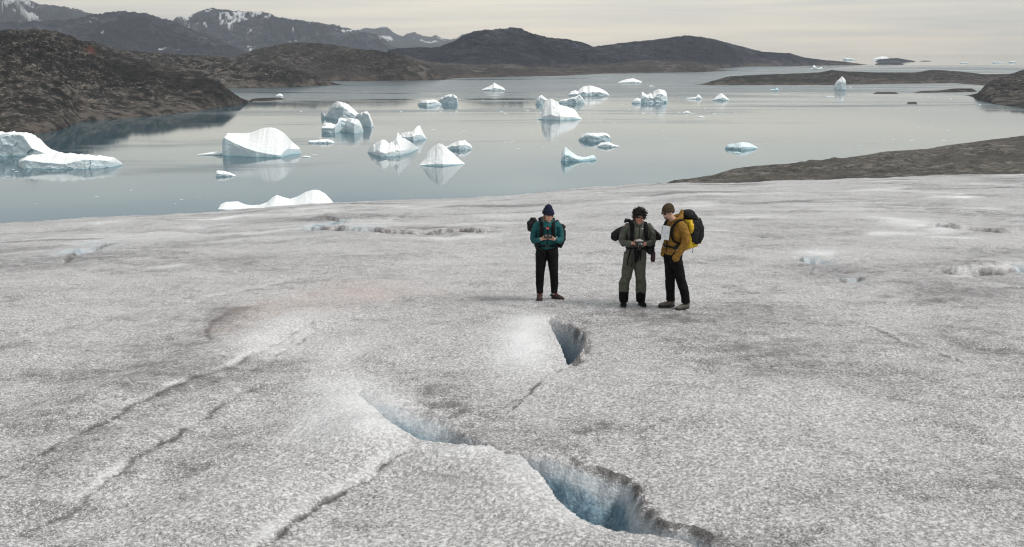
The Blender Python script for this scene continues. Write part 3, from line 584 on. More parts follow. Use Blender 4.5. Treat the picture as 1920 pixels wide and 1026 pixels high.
# ================================================================== ICEBERGS
def facet(x, y, s):
    """random tilted planes on jittered cells: broken, flat-sided ice"""
    ix = np.floor(x); iy = np.floor(y); best = np.full(np.shape(x), 9.); out = np.zeros(np.shape(x))
    for dx in (-1, 0, 1):
        for dy in (-1, 0, 1):
            cx_, cy_ = ix + dx, iy + dy; px_ = cx_ + _h(cx_, cy_, s); py_ = cy_ + _h(cx_, cy_, s + 1)
            d = (x - px_) ** 2 + (y - py_) ** 2; m = d < best; best = np.where(m, d, best)
            out = np.where(m, (_h(cx_, cy_, s + 2) - .5) * 2 * (x - px_) + (_h(cx_, cy_, s + 3) - .5) * 2 * (y - py_) + (_h(cx_, cy_, s + 4) - .5) * .7, out)
    return out
def berg_block(wl, top, seed, cliff=None, depth=None, yaw=0.0, smooth=False, back=0.0, blue=0.0, lean=0.0, undercut=0.0, rough=1.0, crest=0.5, res=None, wallshade=1.0, base=None):
    """one ice mass standing in the water.
    wl: waterline pixel row of its front; top: silhouette; cliff: top edge of the front wall (or a fraction of the height)"""
    T = np.array(top, float)
    x0, x1 = T[0, 0], T[-1, 0]
    cx = (x0 + x1) / 2
    W = wl if isinstance(wl, (list, tuple)) else [(x0, wl), (x1, wl)]
    W = np.array(W, float)
    _, Yc = on_water(cx, W[:, 1].mean()); Yc = float(Yc)
    width = float(on_water(x1, W[:, 1].mean())[0] - on_water(x0, W[:, 1].mean())[0])
    dep = (depth or 0.6) * width
    cols = res or int(np.clip((x1 - x0) * 1.6, 14, 170)); rowsT = max(10, cols // 3); rowsW = max(6, cols // 5)
    u = np.linspace(0, 1, cols); px = x0 + (x1 - x0) * u
    ty = np.interp(px, T[:, 0], T[:, 1]); wy = np.interp(px, W[:, 0], W[:, 1])
    xF, yF = on_water(px, wy)
    yF = yF + back
    plan = np.sqrt(np.clip(1 - (2 * u - 1) ** 2, 0, 1)) ** .7             # rounded plan
    if len(W) <= 2: yF = yF + (1 - plan) * dep * .38
    yF = yF + yaw * (u - .5) * width
    yF = yF + dep * .05 * fbm(u * 6, u * 0 + seed, seed, 3)
    yB = yF.mean() + dep * (1.0 - .42 * (1 - plan)); yB = np.maximum(yB, yF + dep * .15)
    yC = yF + (yB - yF) * crest
    ty = ty - np.maximum(wy - ty, 0) * .07 * rough * ridged(u * max(3, (x1 - x0) * .09), u * 0 + seed * 3.1, seed + 30, 2)
    aT, rT = az_ratio(px, ty)
    p = np.maximum(CAMZ - rT * yC, 0.12)
    if cliff is None: cliff = .55
    if isinstance(cliff, (int, float)): c = p * cliff * (1 + .25 * fbm(u * 9, u * 0 + 3, seed + 4, 3))
    else:
        Cc = np.array(cliff, float); cy = np.interp(px, Cc[:, 0], Cc[:, 1]); _, rC = az_ratio(px, cy); c = CAMZ - rC * yF
    c = np.clip(c, 0.08, p * .97)
    az = aT
    Hm = float(p.max())
    xs, ys, zs, wall = [], [], [], []
    # underwater skirt + wall
    for k in range(-1, rowsW + 1):
        if k < 0: z = np.full(cols, -min(5, 1 + Hm * .2)); f = -.1
        else: f = k / rowsW; z = c * f - (0.4 if k == 0 else 0)
        disp = dep * .035 * rough * (ridged(u * 5 + seed, f * c * 7 / width, seed + 8, 5) + .6 * fbm(u * 22, c * f * 26 / width, seed + 9, 3))
        disp = disp + dep * .07 * rough * facet(u * 7 + seed, f * c * 9 / width + u * 0, seed + 50)
        disp = disp * np.clip(c / Hm * 2, 0, 1)
        y = yF + disp + lean * f * c - undercut * (1 - f) * 0
        if undercut and 0 <= f < .3: y = y + undercut * Hm * (.3 - f)
        xs.append(az * y); ys.append(y); zs.append(z); wall.append(np.full(cols, 1.0 if k < rowsW else .4))
    for k in range(1, rowsT + 1):
        t = k / rowsT
        y = yF + dep * 0 + (yB - yF) * t + (ys[rowsW + 1] - yF) * max(0, 1 - t * 4)
        tt = np.clip((y - yF) / np.maximum(yC - yF, .01), 0, 1)
        front = c + (p - c) * (tt ** 1.15)
        b_ = np.clip((y - yC) / np.maximum(yB - yC, .01), 0, 1)
        z = np.where(y <= yC, front, p * (1 - b_ ** 1.6) - .6 * b_ ** 3)
        env = np.sin(np.pi * min(t, 1)) ** .5
        X_ = az * yC
        z = z + rough * env * p * (.14 * ridged(X_ * 3.2 / width + seed, y * 2.6 / width, seed + 12, 4) + .06 * fbm(X_ * 12 / width, y * 9 / width, seed + 13, 3)) * (tt < 1) * (1 - tt ** 4)
        fc = facet(X_ * 5.5 / width + seed, y * 5.5 / width, seed + 40); z = z + rough * env * p * .16 * fc * (1 - tt ** 6) * (tt < 1)
        lim = CAMZ - rT * y
        z = np.where(y < yC, np.minimum(z, np.maximum(lim, .05)), z)
        xs.append(az * y); ys.append(y); zs.append(z); wall.append(np.clip((c * 0 + .35) * (1 - t * 5), 0, 1))
    X, Y, Z = np.array(xs), np.array(ys), np.array(zs); Wl = np.array(wall)
    # straighten the fan so that the block has real sides rather than radiating ones
    X = (xF)[None] + (X - xF[None]) * .15 + (X * 0)
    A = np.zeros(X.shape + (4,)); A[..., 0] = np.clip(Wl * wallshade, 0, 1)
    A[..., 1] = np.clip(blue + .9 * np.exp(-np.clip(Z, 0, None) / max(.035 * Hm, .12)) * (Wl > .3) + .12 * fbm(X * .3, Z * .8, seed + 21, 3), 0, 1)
    return X, Y, Z, A
def make_berg(label, blocks, group=None, name='iceberg', cat='iceberg', smooth=True, parts=()):
    Vs, Fs, As, off = [], [], [], 0
    for bl in blocks:
        X, Y, Z, A = berg_block(**bl); r, c = X.shape
        Vs.append(np.stack([X, Y, Z], -1).reshape(-1, 3)); As.append(A.reshape(-1, 4))
        i = np.arange(r * c).reshape(r, c) + off; off += r * c
        Fs.append(np.stack([i[:-1, :-1], i[:-1, 1:], i[1:, 1:], i[1:, :-1]], -1).reshape(-1, 4))
        # side caps
        for col, flip in ((0, 0), (-1, 1)):
            ed = list(i[:, col]); 
            for k in range(len(ed) // 2 - 1):
                q = [ed[k], ed[k + 1], ed[-k - 2], ed[-k - 1]]
                Fs.append(np.array([q[::-1] if flip else q]))
    V_ = np.concatenate(Vs); Fq = np.concatenate(Fs); A_ = np.concatenate(As)
    o_ = np.array([V_[:, 0].mean(), V_[:, 1].min(), 0.0])
    me = bpy.data.meshes.new(name); me.from_pydata((V_ - o_).tolist(), [], Fq.tolist()); me.update()
    me.polygons.foreach_set('use_smooth', np.full(len(me.polygons), smooth))
    if smooth:
        try: me.set_sharp_from_angle(angle=math.radians(24))
        except Exception: pass
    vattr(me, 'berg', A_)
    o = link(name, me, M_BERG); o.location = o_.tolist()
    for pn, pb in parts:
        q = make_berg(None, [pb], None, pn, None); q.parent = o; q.location = q.location - o.location
    return tag(o, label, cat, group)
B = dict
GRP = 'icebergs floating on the fjord'
make_berg('tall grey-walled iceberg cut off by the left edge, behind a long low one', [B(wl=[(-70, 293), (30, 294), (96, 296)], top=[(-70, 252), (-20, 249), (15, 248), (30, 250), (42, 249), (50, 256), (58, 262), (66, 272), (72, 279), (88, 285), (96, 292)], seed=1, cliff=[(-70, 253), (30, 252), (44, 256), (60, 280), (96, 293)], depth=.45, rough=.8, back=4)], GRP)
make_berg('long low whitish iceberg with a tapered right end, in front of the tall grey-walled one', [B(wl=[(36, 312), (42, 316), (100, 317), (160, 317), (205, 314), (228, 309.5)], top=[(36, 300), (44, 292), (60, 290), (95, 286), (125, 288), (160, 291), (200, 294), (215, 297), (224, 302), (228, 307)], seed=2, cliff=[(36, 304), (50, 300), (80, 305), (120, 308), (160, 300), (200, 301), (228, 308)], depth=.30, rough=.8)], GRP)
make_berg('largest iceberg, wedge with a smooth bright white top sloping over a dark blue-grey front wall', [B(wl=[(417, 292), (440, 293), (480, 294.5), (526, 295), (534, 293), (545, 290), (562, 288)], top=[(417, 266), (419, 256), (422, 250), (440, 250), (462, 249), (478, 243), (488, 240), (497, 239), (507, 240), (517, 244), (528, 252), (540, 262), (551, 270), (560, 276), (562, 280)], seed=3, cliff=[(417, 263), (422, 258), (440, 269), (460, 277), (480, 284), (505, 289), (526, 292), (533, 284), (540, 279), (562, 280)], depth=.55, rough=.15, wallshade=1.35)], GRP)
make_berg('flat sliver of ice just left of the largest wedge-shaped iceberg', [B(wl=291, top=[(368, 289.6), (385, 287), (400, 285), (412, 283), (418, 284)], seed=4, cliff=.4, depth=.3)], GRP)
make_berg('small angular ice floe alone below the largest wedge-shaped iceberg', [B(wl=331, top=[(403, 324), (405, 320), (420, 321), (430, 324), (440, 329)], seed=5, cliff=.5, depth=.5)], GRP)
make_berg('smooth pale blue iceberg with two humps rising behind the glacier edge', [B(wl=400, top=[(399, 392), (403, 383), (412, 379), (434, 378), (446, 384), (458, 386), (475, 385), (492, 379), (502, 370), (510, 366), (522, 370), (535, 373), (548, 369), (566, 360), (580, 356), (592, 357), (603, 363), (614, 375), (622, 386), (626, 395)], seed=6, cliff=.35, depth=.4, rough=.15, wallshade=.25, blue=.06)], GRP)
make_berg('castle-like iceberg with a tall grey arch behind and a broken front block with a cave', [
    B(wl=[(603, 249), (628, 250), (640, 247), (650, 247), (664, 251), (681, 247)], top=[(603, 236), (605, 231), (615, 231), (626, 234), (632, 230), (634, 223), (645, 221), (660, 222), (672, 226), (676, 233), (679, 240), (681, 245)], seed=9, cliff=[(603, 240), (626, 241), (640, 226), (650, 228), (672, 234), (681, 243)], depth=.5, rough=1.2)], GRP, parts=[
    ('ice_arch', B(wl=[(599, 222), (640, 228), (690, 228)], top=[(599, 213), (600, 207), (603, 210), (606, 216), (612, 210), (617, 200), (622, 195), (630, 191), (638, 192), (648, 197), (656, 204), (663, 211), (668, 214), (676, 216), (690, 220)], seed=7, cliff=.72, depth=.35, back=14)),
    ('ice_tower', B(wl=[(664, 236), (694, 240)], top=[(664, 218), (670, 214), (676, 210), (686, 209), (690, 216), (694, 226), (695, 233)], seed=8, cliff=.9, depth=.6, back=8))])
make_berg('small flat iceberg in the gap right of the largest wedge, below the castle-like one', [B(wl=269, top=[(577, 263.5), (590, 263), (602, 261), (614, 261), (622, 264), (626, 267)], seed=10, cliff=.45, depth=.4)], GRP)
make_berg('jagged white iceberg with a split upright fin on its back', [
    B(wl=[(689, 286), (700, 291), (712, 294), (730, 294), (750, 292), (768, 287), (785, 280)], top=[(689, 284), (693, 276), (702, 268), (712, 263), (719, 263), (725, 269), (731, 267), (737, 261), (741, 255), (741.5, 249), (744, 248), (747, 254), (752, 259), (758, 261), (764, 263), (770, 266), (777, 272), (785, 278)], seed=12, cliff=.30, depth=.6, rough=1.0, wallshade=.5)], GRP)
make_berg('pointed horn-shaped iceberg right behind the jagged one with the fin', [B(wl=[(750, 262), (775, 264), (800, 261)], top=[(748, 256), (752, 250), (760, 248), (768, 248), (775, 244), (780, 238), (784, 236), (788, 238), (793, 248), (797, 255), (800, 259)], seed=13, cliff=.4, depth=.5, rough=1)], GRP)
make_berg('white triangular pyramid iceberg with a wide flat base', [B(wl=[(787, 310.5), (830, 311.5), (871, 308)], top=[(787, 307), (793, 299), (800, 287), (806, 280), (814, 273), (822, 269), (828, 271), (838, 279), (848, 287), (858, 296), (866, 303), (871, 306)], seed=14, cliff=.10, depth=.5, rough=.5, wallshade=.5, crest=.45)], GRP)
make_berg('low rugged iceberg tucked behind the right side of the pyramid iceberg', [B(wl=[(832, 279), (860, 281), (885, 279)], top=[(832, 276), (840, 273), (848, 269), (857, 265), (865, 264), (872, 263), (876, 267), (882, 271), (885, 276)], seed=15, cliff=.5, depth=.5)], GRP)
make_berg('flat-topped low iceberg joined in front of a rounded grey one, left of centre far out', [B(wl=[(783, 197), (800, 199), (828, 197)], top=[(783, 195), (788, 190), (797, 188), (810, 187), (818, 188), (824, 192), (828, 195)], seed=16, cliff=.6, depth=.4)], GRP)
make_berg('rounded grey lump of an iceberg behind the flat-topped low one', [B(wl=[(821, 194), (858, 195)], top=[(821, 190), (826, 184), (833, 180), (840, 178), (852, 178), (857, 182), (858, 191)], seed=17, cliff=.85, depth=.5)], GRP)
make_berg('lone mound-shaped iceberg in the open water below the central mountain', [B(wl=170, top=[(903, 168), (910, 165), (917, 162), (922, 159), (926, 155), (930, 157), (936, 160), (943, 164), (947, 168)], seed=18, cliff=.35, depth=.6)], GRP)
make_berg('small dome iceberg at the left back of the central group', [B(wl=196, top=[(1004, 194), (1006, 186), (1010, 181), (1016, 178.5), (1021, 182), (1027, 186), (1032, 193)], seed=19, cliff=.7, depth=.6)], GRP)
make_berg('long grey-fronted iceberg with a right-end knob, behind the big layered one', [B(wl=194, top=[(1045, 192), (1052, 188), (1062, 186), (1071, 184), (1079, 181), (1087, 178.5), (1092, 183), (1097, 191)], seed=20, cliff=.8, depth=.4)], GRP)
make_berg('big white layered iceberg with a left-hand tower and a broad foot, in the central group', [B(wl=[(1005, 224), (1050, 225.5), (1092, 224)], top=[(1005, 223.5), (1012, 219), (1016, 213), (1015.5, 205), (1018, 198), (1022, 190), (1026, 186), (1037, 186), (1045, 190), (1050, 197), (1060, 200), (1072, 202), (1078, 206), (1083, 212), (1087, 219), (1092, 223)], seed=21, cliff=.22, depth=.45, rough=.7, wallshade=.5)], GRP)
make_berg('whaleback iceberg with a low shelf on its left, top of the central group', [B(wl=180, top=[(1066, 178), (1071, 172), (1079, 169), (1084, 171), (1089, 166), (1096, 162), (1105, 160), (1114, 161.5), (1124, 164.5), (1133, 169), (1140, 173), (1144, 178)], seed=22, cliff=.4, depth=.5)], GRP)
make_berg('low faint iceberg farthest up the middle of the fjord', [B(wl=156, top=[(1159, 154.5), (1165, 152), (1171, 150), (1180, 148), (1188, 147), (1195, 149.5), (1204, 153)], seed=23, cliff=.3, depth=.4)], GRP)
make_berg('small flat ice slab just right of the faint farthest one', [B(wl=163, top=[(1217, 161.5), (1222, 160), (1227, 162)], seed=24, cliff=.5, depth=.5)], GRP)
make_berg('blocky square-shouldered iceberg with a notch in its top left', [B(wl=[(1199, 193), (1253, 193)], top=[(1199, 190), (1201, 180), (1204, 172), (1208, 174), (1212, 178), (1217, 178), (1220, 174), (1224, 178), (1227, 172), (1233, 169), (1240, 168), (1247, 169), (1251, 175), (1253, 187)], seed=25, cliff=.6, depth=.5)], GRP)
make_berg('low ice shelf touching the left side of the square-shouldered iceberg', [B(wl=194, top=[(1185, 191), (1189, 186), (1195, 184), (1202, 186)], seed=26, cliff=.5, depth=.5)], GRP)
make_berg('tiny iceberg with a sharp point and flat tail, right of the square-shouldered one', [B(wl=186, top=[(1287, 184), (1297, 183), (1305, 182), (1309, 178), (1311, 176.5), (1314, 180), (1318, 185)], seed=27, cliff=.4, depth=.5)], GRP)
make_berg('small white peaked iceberg right of the tiny sharp-pointed one', [B(wl=189, top=[(1338, 187), (1343, 182), (1348, 178), (1353, 175), (1358, 178), (1362, 181), (1369, 187)], seed=28, cliff=.4, depth=.6)], GRP)
make_berg('long block iceberg with a flat top, right of centre above the glacier', [B(wl=[(1085, 263), (1110, 265), (1146, 264)], top=[(1085, 261), (1088, 256), (1091, 252), (1098, 249.5), (1110, 249), (1125, 249.5), (1138, 250), (1144, 254), (1146, 261)], seed=29, cliff=.65, depth=.4, blue=.12)], GRP)
make_berg('small low floe at the lower right corner of the flat-topped block iceberg', [B(wl=276, top=[(1121, 272.5), (1127, 268), (1135, 266.5), (1143, 266), (1149, 270), (1154, 272), (1162, 273.5)], seed=30, cliff=.5, depth=.4)], GRP)
make_berg('bright blue-streaked iceberg with a tall fin on its left and a small tail knob', [B(wl=[(1052, 302), (1085, 303), (1118, 300)], top=[(1052, 298), (1053, 290), (1056, 281), (1059, 275), (1063, 277), (1069, 283), (1076, 288), (1084, 292), (1092, 294), (1101, 294), (1108, 292), (1114, 290.5), (1118, 297)], seed=31, cliff=.45, depth=.45, blue=.32)], GRP)
make_berg('flat turquoise-edged iceberg alone in the calm water on the right', [B(wl=[(1360, 279), (1390, 281.5), (1421, 279)], top=[(1360, 276.5), (1363, 272), (1375, 269.5), (1385, 267.5), (1395, 266.5), (1405, 268), (1414, 272), (1421, 277)], seed=32, cliff=.4, depth=.4, blue=.35)], GRP)
make_berg('sharp pale pinnacle iceberg standing before the long dark island', [B(wl=168, top=[(1565, 165), (1567, 157), (1570, 152), (1575, 148), (1579, 144), (1583, 148), (1586, 151), (1586.5, 160), (1588, 166)], seed=33, cliff=.75, depth=.5)], GRP)
make_berg('tiny knob of ice touching the right side of the pale pinnacle', [B(wl=165, top=[(1591, 163.5), (1594, 162.3), (1598, 164)], seed=34, cliff=.5, depth=.5)], GRP)
make_berg('small teal ice lump in front of the left half of the dark island', [B(wl=170.5, top=[(1444, 169.5), (1449, 166.5), (1453, 168.5), (1456, 164.5), (1460, 167), (1461, 169.5)], seed=35, cliff=.5, depth=.6, blue=.6)], GRP)
make_berg('two-horned small iceberg between the right mountain and the dark island', [B(wl=130, top=[(1521, 129), (1525, 127), (1526, 122.5), (1529, 123), (1532, 127), (1537, 128), (1541, 125.5), (1543, 127), (1544, 129.5)], seed=36, cliff=.5, depth=.5)], GRP)
make_berg('distant wedge iceberg beyond the tail of the right mountain', [B(wl=113, top=[(1583, 107.5), (1588, 108.5), (1597, 110), (1606, 112)], seed=37, cliff=.6, depth=.4)], GRP)
make_berg('broad distant iceberg showing white behind the small islet', [B(wl=112.5, top=[(1637, 111.5), (1644, 108.5), (1652, 106), (1662, 106), (1672, 110), (1678, 112)], seed=38, cliff=.3, depth=.4)], GRP)
make_berg('distant flat iceberg alone near the horizon on the right', [B(wl=119, top=[(1801, 118), (1804, 116.3), (1812, 117), (1818, 118.4)], seed=39, cliff=.6, depth=.4)], GRP)
make_berg('distant row-shaped iceberg, left one of the last pair at the right horizon', [B(wl=118.5, top=[(1862, 117.5), (1866, 115), (1872, 116.6), (1880, 116.5), (1887, 118)], seed=40, cliff=.6, depth=.4)], GRP)
make_berg('distant darker blocky iceberg, right one of the last pair at the right horizon', [B(wl=118, top=[(1892, 117), (1895, 114.5), (1900, 115.5), (1904, 113.5), (1907, 117)], seed=41, cliff=.6, depth=.4)], GRP)
make_berg('white rounded ice lump stranded at the tip of the rocky spit', [B(wl=181.5, top=[(516, 180), (519, 177), (524, 175.5), (528, 177), (530, 180)], seed=42, cliff=.4, depth=.7)], GRP)
make_berg('small broken iceberg at the end of the low coastal hill', [B(wl=127.5, top=[(1340, 126), (1344, 125), (1349, 122.5), (1353, 124.5), (1356, 126.5)], seed=43, cliff=.5, depth=.5)], GRP)
make_berg('thin flat ice pan left of the pale pinnacle iceberg', [B(wl=182, top=[(1549, 180.8), (1556, 179.8), (1560, 180.6), (1565, 181)], seed=44, cliff=.5, depth=.5)], GRP)
make_berg('larger flat ice floe of the loose string below the square-shouldered iceberg', [B(wl=212.5, top=[(1281, 211), (1287, 208.5), (1292, 209), (1295, 211.3)], seed=45, cliff=.4, depth=.5)], GRP)
make_berg('flat ice floe at the right end of the loose string below the square-shouldered iceberg', [B(wl=221, top=[(1308, 219.8), (1314, 218), (1320, 219), (1322, 220.4)], seed=46, cliff=.4, depth=.5)], GRP)
make_berg('small turquoise sliver of ice directly under the flat turquoise-edged iceberg', [B(wl=287, top=[(1377, 285.5), (1383, 284.4), (1388, 286)], seed=47, cliff=.4, depth=.4, blue=.3)], GRP)
make_berg('pair-like flat bit of ice close right of the largest wedge iceberg', [B(wl=295.5, top=[(567, 293.5), (572, 292), (580, 293), (583, 295)], seed=48, cliff=.4, depth=.5)], GRP)
# bits of brash ice: a few pixels each, nothing tells them apart
bits = [(590, 291, 5), (600, 258.5, 3), (564, 209, 3), (30, 322, 4), (14, 331, 5), (24, 318, 3), (9, 325, 2), (245, 357, 3), (181, 369, 4), (66, 382, 2), (375, 368, 2), (340, 375, 3), (328, 382, 2),
        (752, 210, 3), (826, 210, 3), (856, 210, 3), (870, 246, 3), (812, 244, 5), (790, 235, 2), (868, 247, 2), (941, 210, 4), (948, 213, 3), (990, 208, 3), (985, 206, 2), (1043, 271, 3), (972, 279, 4), (1018, 276, 2), (960, 266, 3), (947, 267, 2),
        (1072, 280, 2), (1018, 204, 2), (1207, 214, 4), (1224, 214, 3), (1240, 216, 6), (1273, 211, 4), (1195, 228, 1), (1243, 246, 2), (1250, 260, 2), (1440, 268, 2), (1322, 204, 2), (1450, 197, 1), (1710, 264, 5), (1771, 264, 5),
        (1779, 246, 3), (1722, 238, 2), (1746, 237, 2), (1724, 208, 2), (1838, 197, 3), (1742, 181, 3), (1784, 186, 3), (1675, 262, 3), (1612, 273, 2), (1657, 261, 2), (1124, 228, 3), (1152, 230, 3), (1105, 214, 2),
        (1380, 212, 2), (690, 231, 3), (1010, 228, 5), (640, 286, 2), (1180, 206, 2), (1166, 196, 2), (905, 188, 2), (862, 202, 3), (740, 300, 2), (1340, 214, 4), (1300, 214, 6)]
for k, (bx, by, hw) in enumerate(bits):
    h_ = min(1.0, .35 * hw)
    make_berg('scrap of brash ice a few pixels wide drifting on the open fjord', [B(wl=by, top=[(bx - hw, by - .15), (bx - hw * .4, by - h_), (bx + hw * .3, by - h_ * .8), (bx + hw, by - .2)], seed=100 + k, cliff=.4, depth=.7, res=9)], 'small scraps of brash ice on the fjord', name='ice_floe', cat='ice floe')
# ================================================================== PEOPLE
def cloth_mat(name, col, col2=None, scale=60, rough=.75, bump=.4, spec=.3):
    m, n, l, b = newmat(name); g = G(m); co = g.coord()
    f = g.noise(co, 14, 4, .6); c2 = col2 or tuple(c * 1.5 for c in col)
    l.new(g.mix(g.ramp(f, (.35, .7)), col, c2), b.inputs['Base Color'])
    b.inputs['Roughness'].default_value = rough; b.inputs['Specular IOR Level'].default_value = spec
    l.new(g.bump(g.math('ADD', g.noise(co, scale, 3), g.math('MULTIPLY', f, 2.0)), bump, .006), b.inputs['Normal'])
    return m
def skin_mat():
    m, n, l, b = newmat('skin'); a = n.new('ShaderNodeAttribute'); a.attribute_name = 'skin'
    l.new(a.outputs['Color'], b.inputs['Base Color']); b.inputs['Roughness'].default_value = .55
    b.inputs['Subsurface Weight'].default_value = .08; b.inputs['Subsurface Radius'].default_value = (.02, .008, .004)
    return m
M_SKIN = skin_mat()
M_TEAL = cloth_mat('teal_fabric', (.006, .062, .070), (.012, .105, .115)); M_BLACK = cloth_mat('black_fabric', (.005, .005, .006), (.011, .011, .012), spec=.12)
M_BLACK2 = cloth_mat('black_pack_fabric', (.008, .008, .009), (.018, .018, .021), rough=.7, spec=.2); M_NAVY = cloth_mat('navy_knit', (.005, .007, .024), (.009, .013, .038), 160, .9, .9)
M_BROWN = cloth_mat('brown_knit', (.040, .026, .014), (.065, .042, .022), 160, .9, .9); M_OLIVE = cloth_mat('grey_green_fabric', (.062, .066, .056), (.105, .110, .094))
M_OLIVEP = cloth_mat('olive_trouser_fabric', (.062, .068, .050), (.092, .098, .074)); M_MUST = cloth_mat('mustard_fabric', (.19, .100, .017), (.28, .150, .026))
M_YEL = cloth_mat('yellow_fabric', (.50, .33, .02), (.62, .43, .03)); M_BOOT = cloth_mat('dark_boot_leather', (.03, .018, .016), (.05, .03, .028))
M_BOOTG = cloth_mat('grey_boot_leather', (.085, .080, .068), (.13, .12, .10)); M_RED = cloth_mat('red_lace', (.35, .03, .05)); M_TURQ = cloth_mat('turquoise_trim', (.03, .30, .32))
M_HAIR = cloth_mat('dark_hair', (.010, .008, .007), (.022, .018, .014), 220, .6, 1.0); M_HAIRB = cloth_mat('light_brown_hair', (.16, .09, .045), (.24, .14, .07), 200, .6)
M_PLAST = cloth_mat('black_plastic', (.012, .012, .013), (.016, .016, .017), 30, .3, .05, .5); M_SILV = cloth_mat('silver_metal', (.45, .45, .46), (.6, .6, .6), 30, .3, .05, .6)
M_PAPER = cloth_mat('map_paper', (.60, .64, .68), (.78, .80, .82), 40, .4, .2, .5); M_LILAC = cloth_mat('lilac_print', (.36, .36, .62), (.42, .42, .68), 40, .5, .1)
M_MAROON = cloth_mat('maroon_bottle', (.05, .008, .018), (.07, .012, .025), 40, .35, .1, .5); M_GLASS = cloth_mat('dark_lens', (.006, .006, .007), (.008, .008, .009), 20, .08, .0, .6)
M_CORAL = cloth_mat('coral_plastic', (.65, .10, .09)); M_SOLE = cloth_mat('rubber_sole', (.02, .02, .021))

def V3(*a): return Vector(a)
class Blob:
    """collects closed tapered pieces that a voxel remesh fuses to one continuous surface"""
    def __init__(s): s.bm = bmesh.new()
    def tube(s, pts, seg=14):
        """pts: (x,y,z,r) or (x,y,z,rx,ry)  elliptical sections; frames follow the path"""
        P = [Vector(p[:3]) for p in pts]; n = len(P); rings = []
        T0 = (P[1] - P[0]).normalized()
        ref = V3(1, 0, 0) if abs(T0.x) < .8 else V3(0, 1, 0)
        if len(pts[0]) > 4 and s_flag(pts): ref = V3(1, 0, 0)
        for i in range(n):
            t = (P[min(i + 1, n - 1)] - P[max(i - 1, 0)]).normalized()
            a = (ref - t * ref.dot(t)).normalized(); b = t.cross(a)
            ref = a
            rx = pts[i][3]; ry = pts[i][4] if len(pts[i]) > 4 else rx
            rings.append([s.bm.verts.new(P[i] + a * rx * math.cos(q) + b * ry * math.sin(q)) for q in [2 * math.pi * k / seg for k in range(seg)]])
        for i in range(n - 1):
            for k in range(seg):
                s.bm.faces.new((rings[i][k], rings[i][(k + 1) % seg], rings[i + 1][(k + 1) % seg], rings[i + 1][k]))
        for ring, c, sg in ((rings[0], P[0] - T0 * pts[0][3] * .5, 1), (rings[-1], P[-1] + (P[-1] - P[-2]).normalized() * pts[-1][3] * .5, -1)):
            v = s.bm.verts.new(c)
            for k in range(seg):
                f = (v, ring[(k + 1) % seg], ring[k]); s.bm.faces.new(f if sg > 0 else f[::-1])
        return s
    def ball(s, c, r, rot=None, sub=3):
        r = r if isinstance(r, (tuple, list)) else (r, r, r)
        d = bmesh.ops.create_icosphere(s.bm, subdivisions=sub, radius=1.0)
        M = Matrix.Translation(Vector(c)) @ (rot or Matrix()).to_4x4() @ Matrix.Diagonal((*r, 1))
        bmesh.ops.transform(s.bm, matrix=M, verts=d['verts']); return s
    def box(s, c, d, rot=None, bev=.02):
        q = bmesh.ops.create_cube(s.bm, size=1.0); M = Matrix.Translation(Vector(c)) @ (rot or Matrix()).to_4x4() @ Matrix.Diagonal((*d, 1))
        bmesh.ops.transform(s.bm, matrix=M, verts=q['verts'])
        ed = list({e for v in q['verts'] for e in v.link_edges})
        bmesh.ops.bevel(s.bm, geom=ed, offset=bev, segments=3, affect='EDGES', profile=.6); return s
    def done(s, name, mat, parent=None, voxel=.008, smooth=2, wrinkle=0.0, wscale=9.0, seed=0, aniso=(1, 1, 1.6)):
        bmesh.ops.recalc_face_normals(s.bm, faces=s.bm.faces)
        me = bpy.data.meshes.new(name); s.bm.to_mesh(me); s.bm.free()
        if voxel:
            tmp = bpy.data.objects.new('tmp', me); COL.objects.link(tmp)
            md = tmp.modifiers.new('r', 'REMESH'); md.mode = 'VOXEL'; md.voxel_size = voxel; md.use_smooth_shade = True
            if smooth:
                m2 = tmp.modifiers.new('s', 'SMOOTH'); m2.iterations = smooth; m2.factor = .5
            dg = bpy.context.evaluated_depsgraph_get(); dg.update()
            new = bpy.data.meshes.new_from_object(tmp.evaluated_get(dg)); bpy.data.objects.remove(tmp); bpy.data.meshes.remove(me)
            me = new; me.name = name
        n = len(me.vertices)
        if wrinkle:
            co = np.empty(n * 3); me.vertices.foreach_get('co', co); co = co.reshape(-1, 3)
            no = np.empty(n * 3); me.vertices.foreach_get('normal', no); no = no.reshape(-1, 3)
            q = co * np.array(aniso) * wscale
            w_ = ridged(q[:, 0] + q[:, 2] * .6 + seed, q[:, 2] + q[:, 1] * .8, seed, 3) * .6 + .5 * fbm(q[:, 0] * 1.7 - q[:, 1], q[:, 2] * 1.4, seed + 3, 3)
            co = co + no * (w_ * wrinkle)[:, None]
            me.vertices.foreach_set('co', co.ravel()); me.update()
        me.polygons.foreach_set('use_smooth', np.ones(len(me.polygons), bool))
        return link(name, me, mat, parent)
def s_flag(p): return True
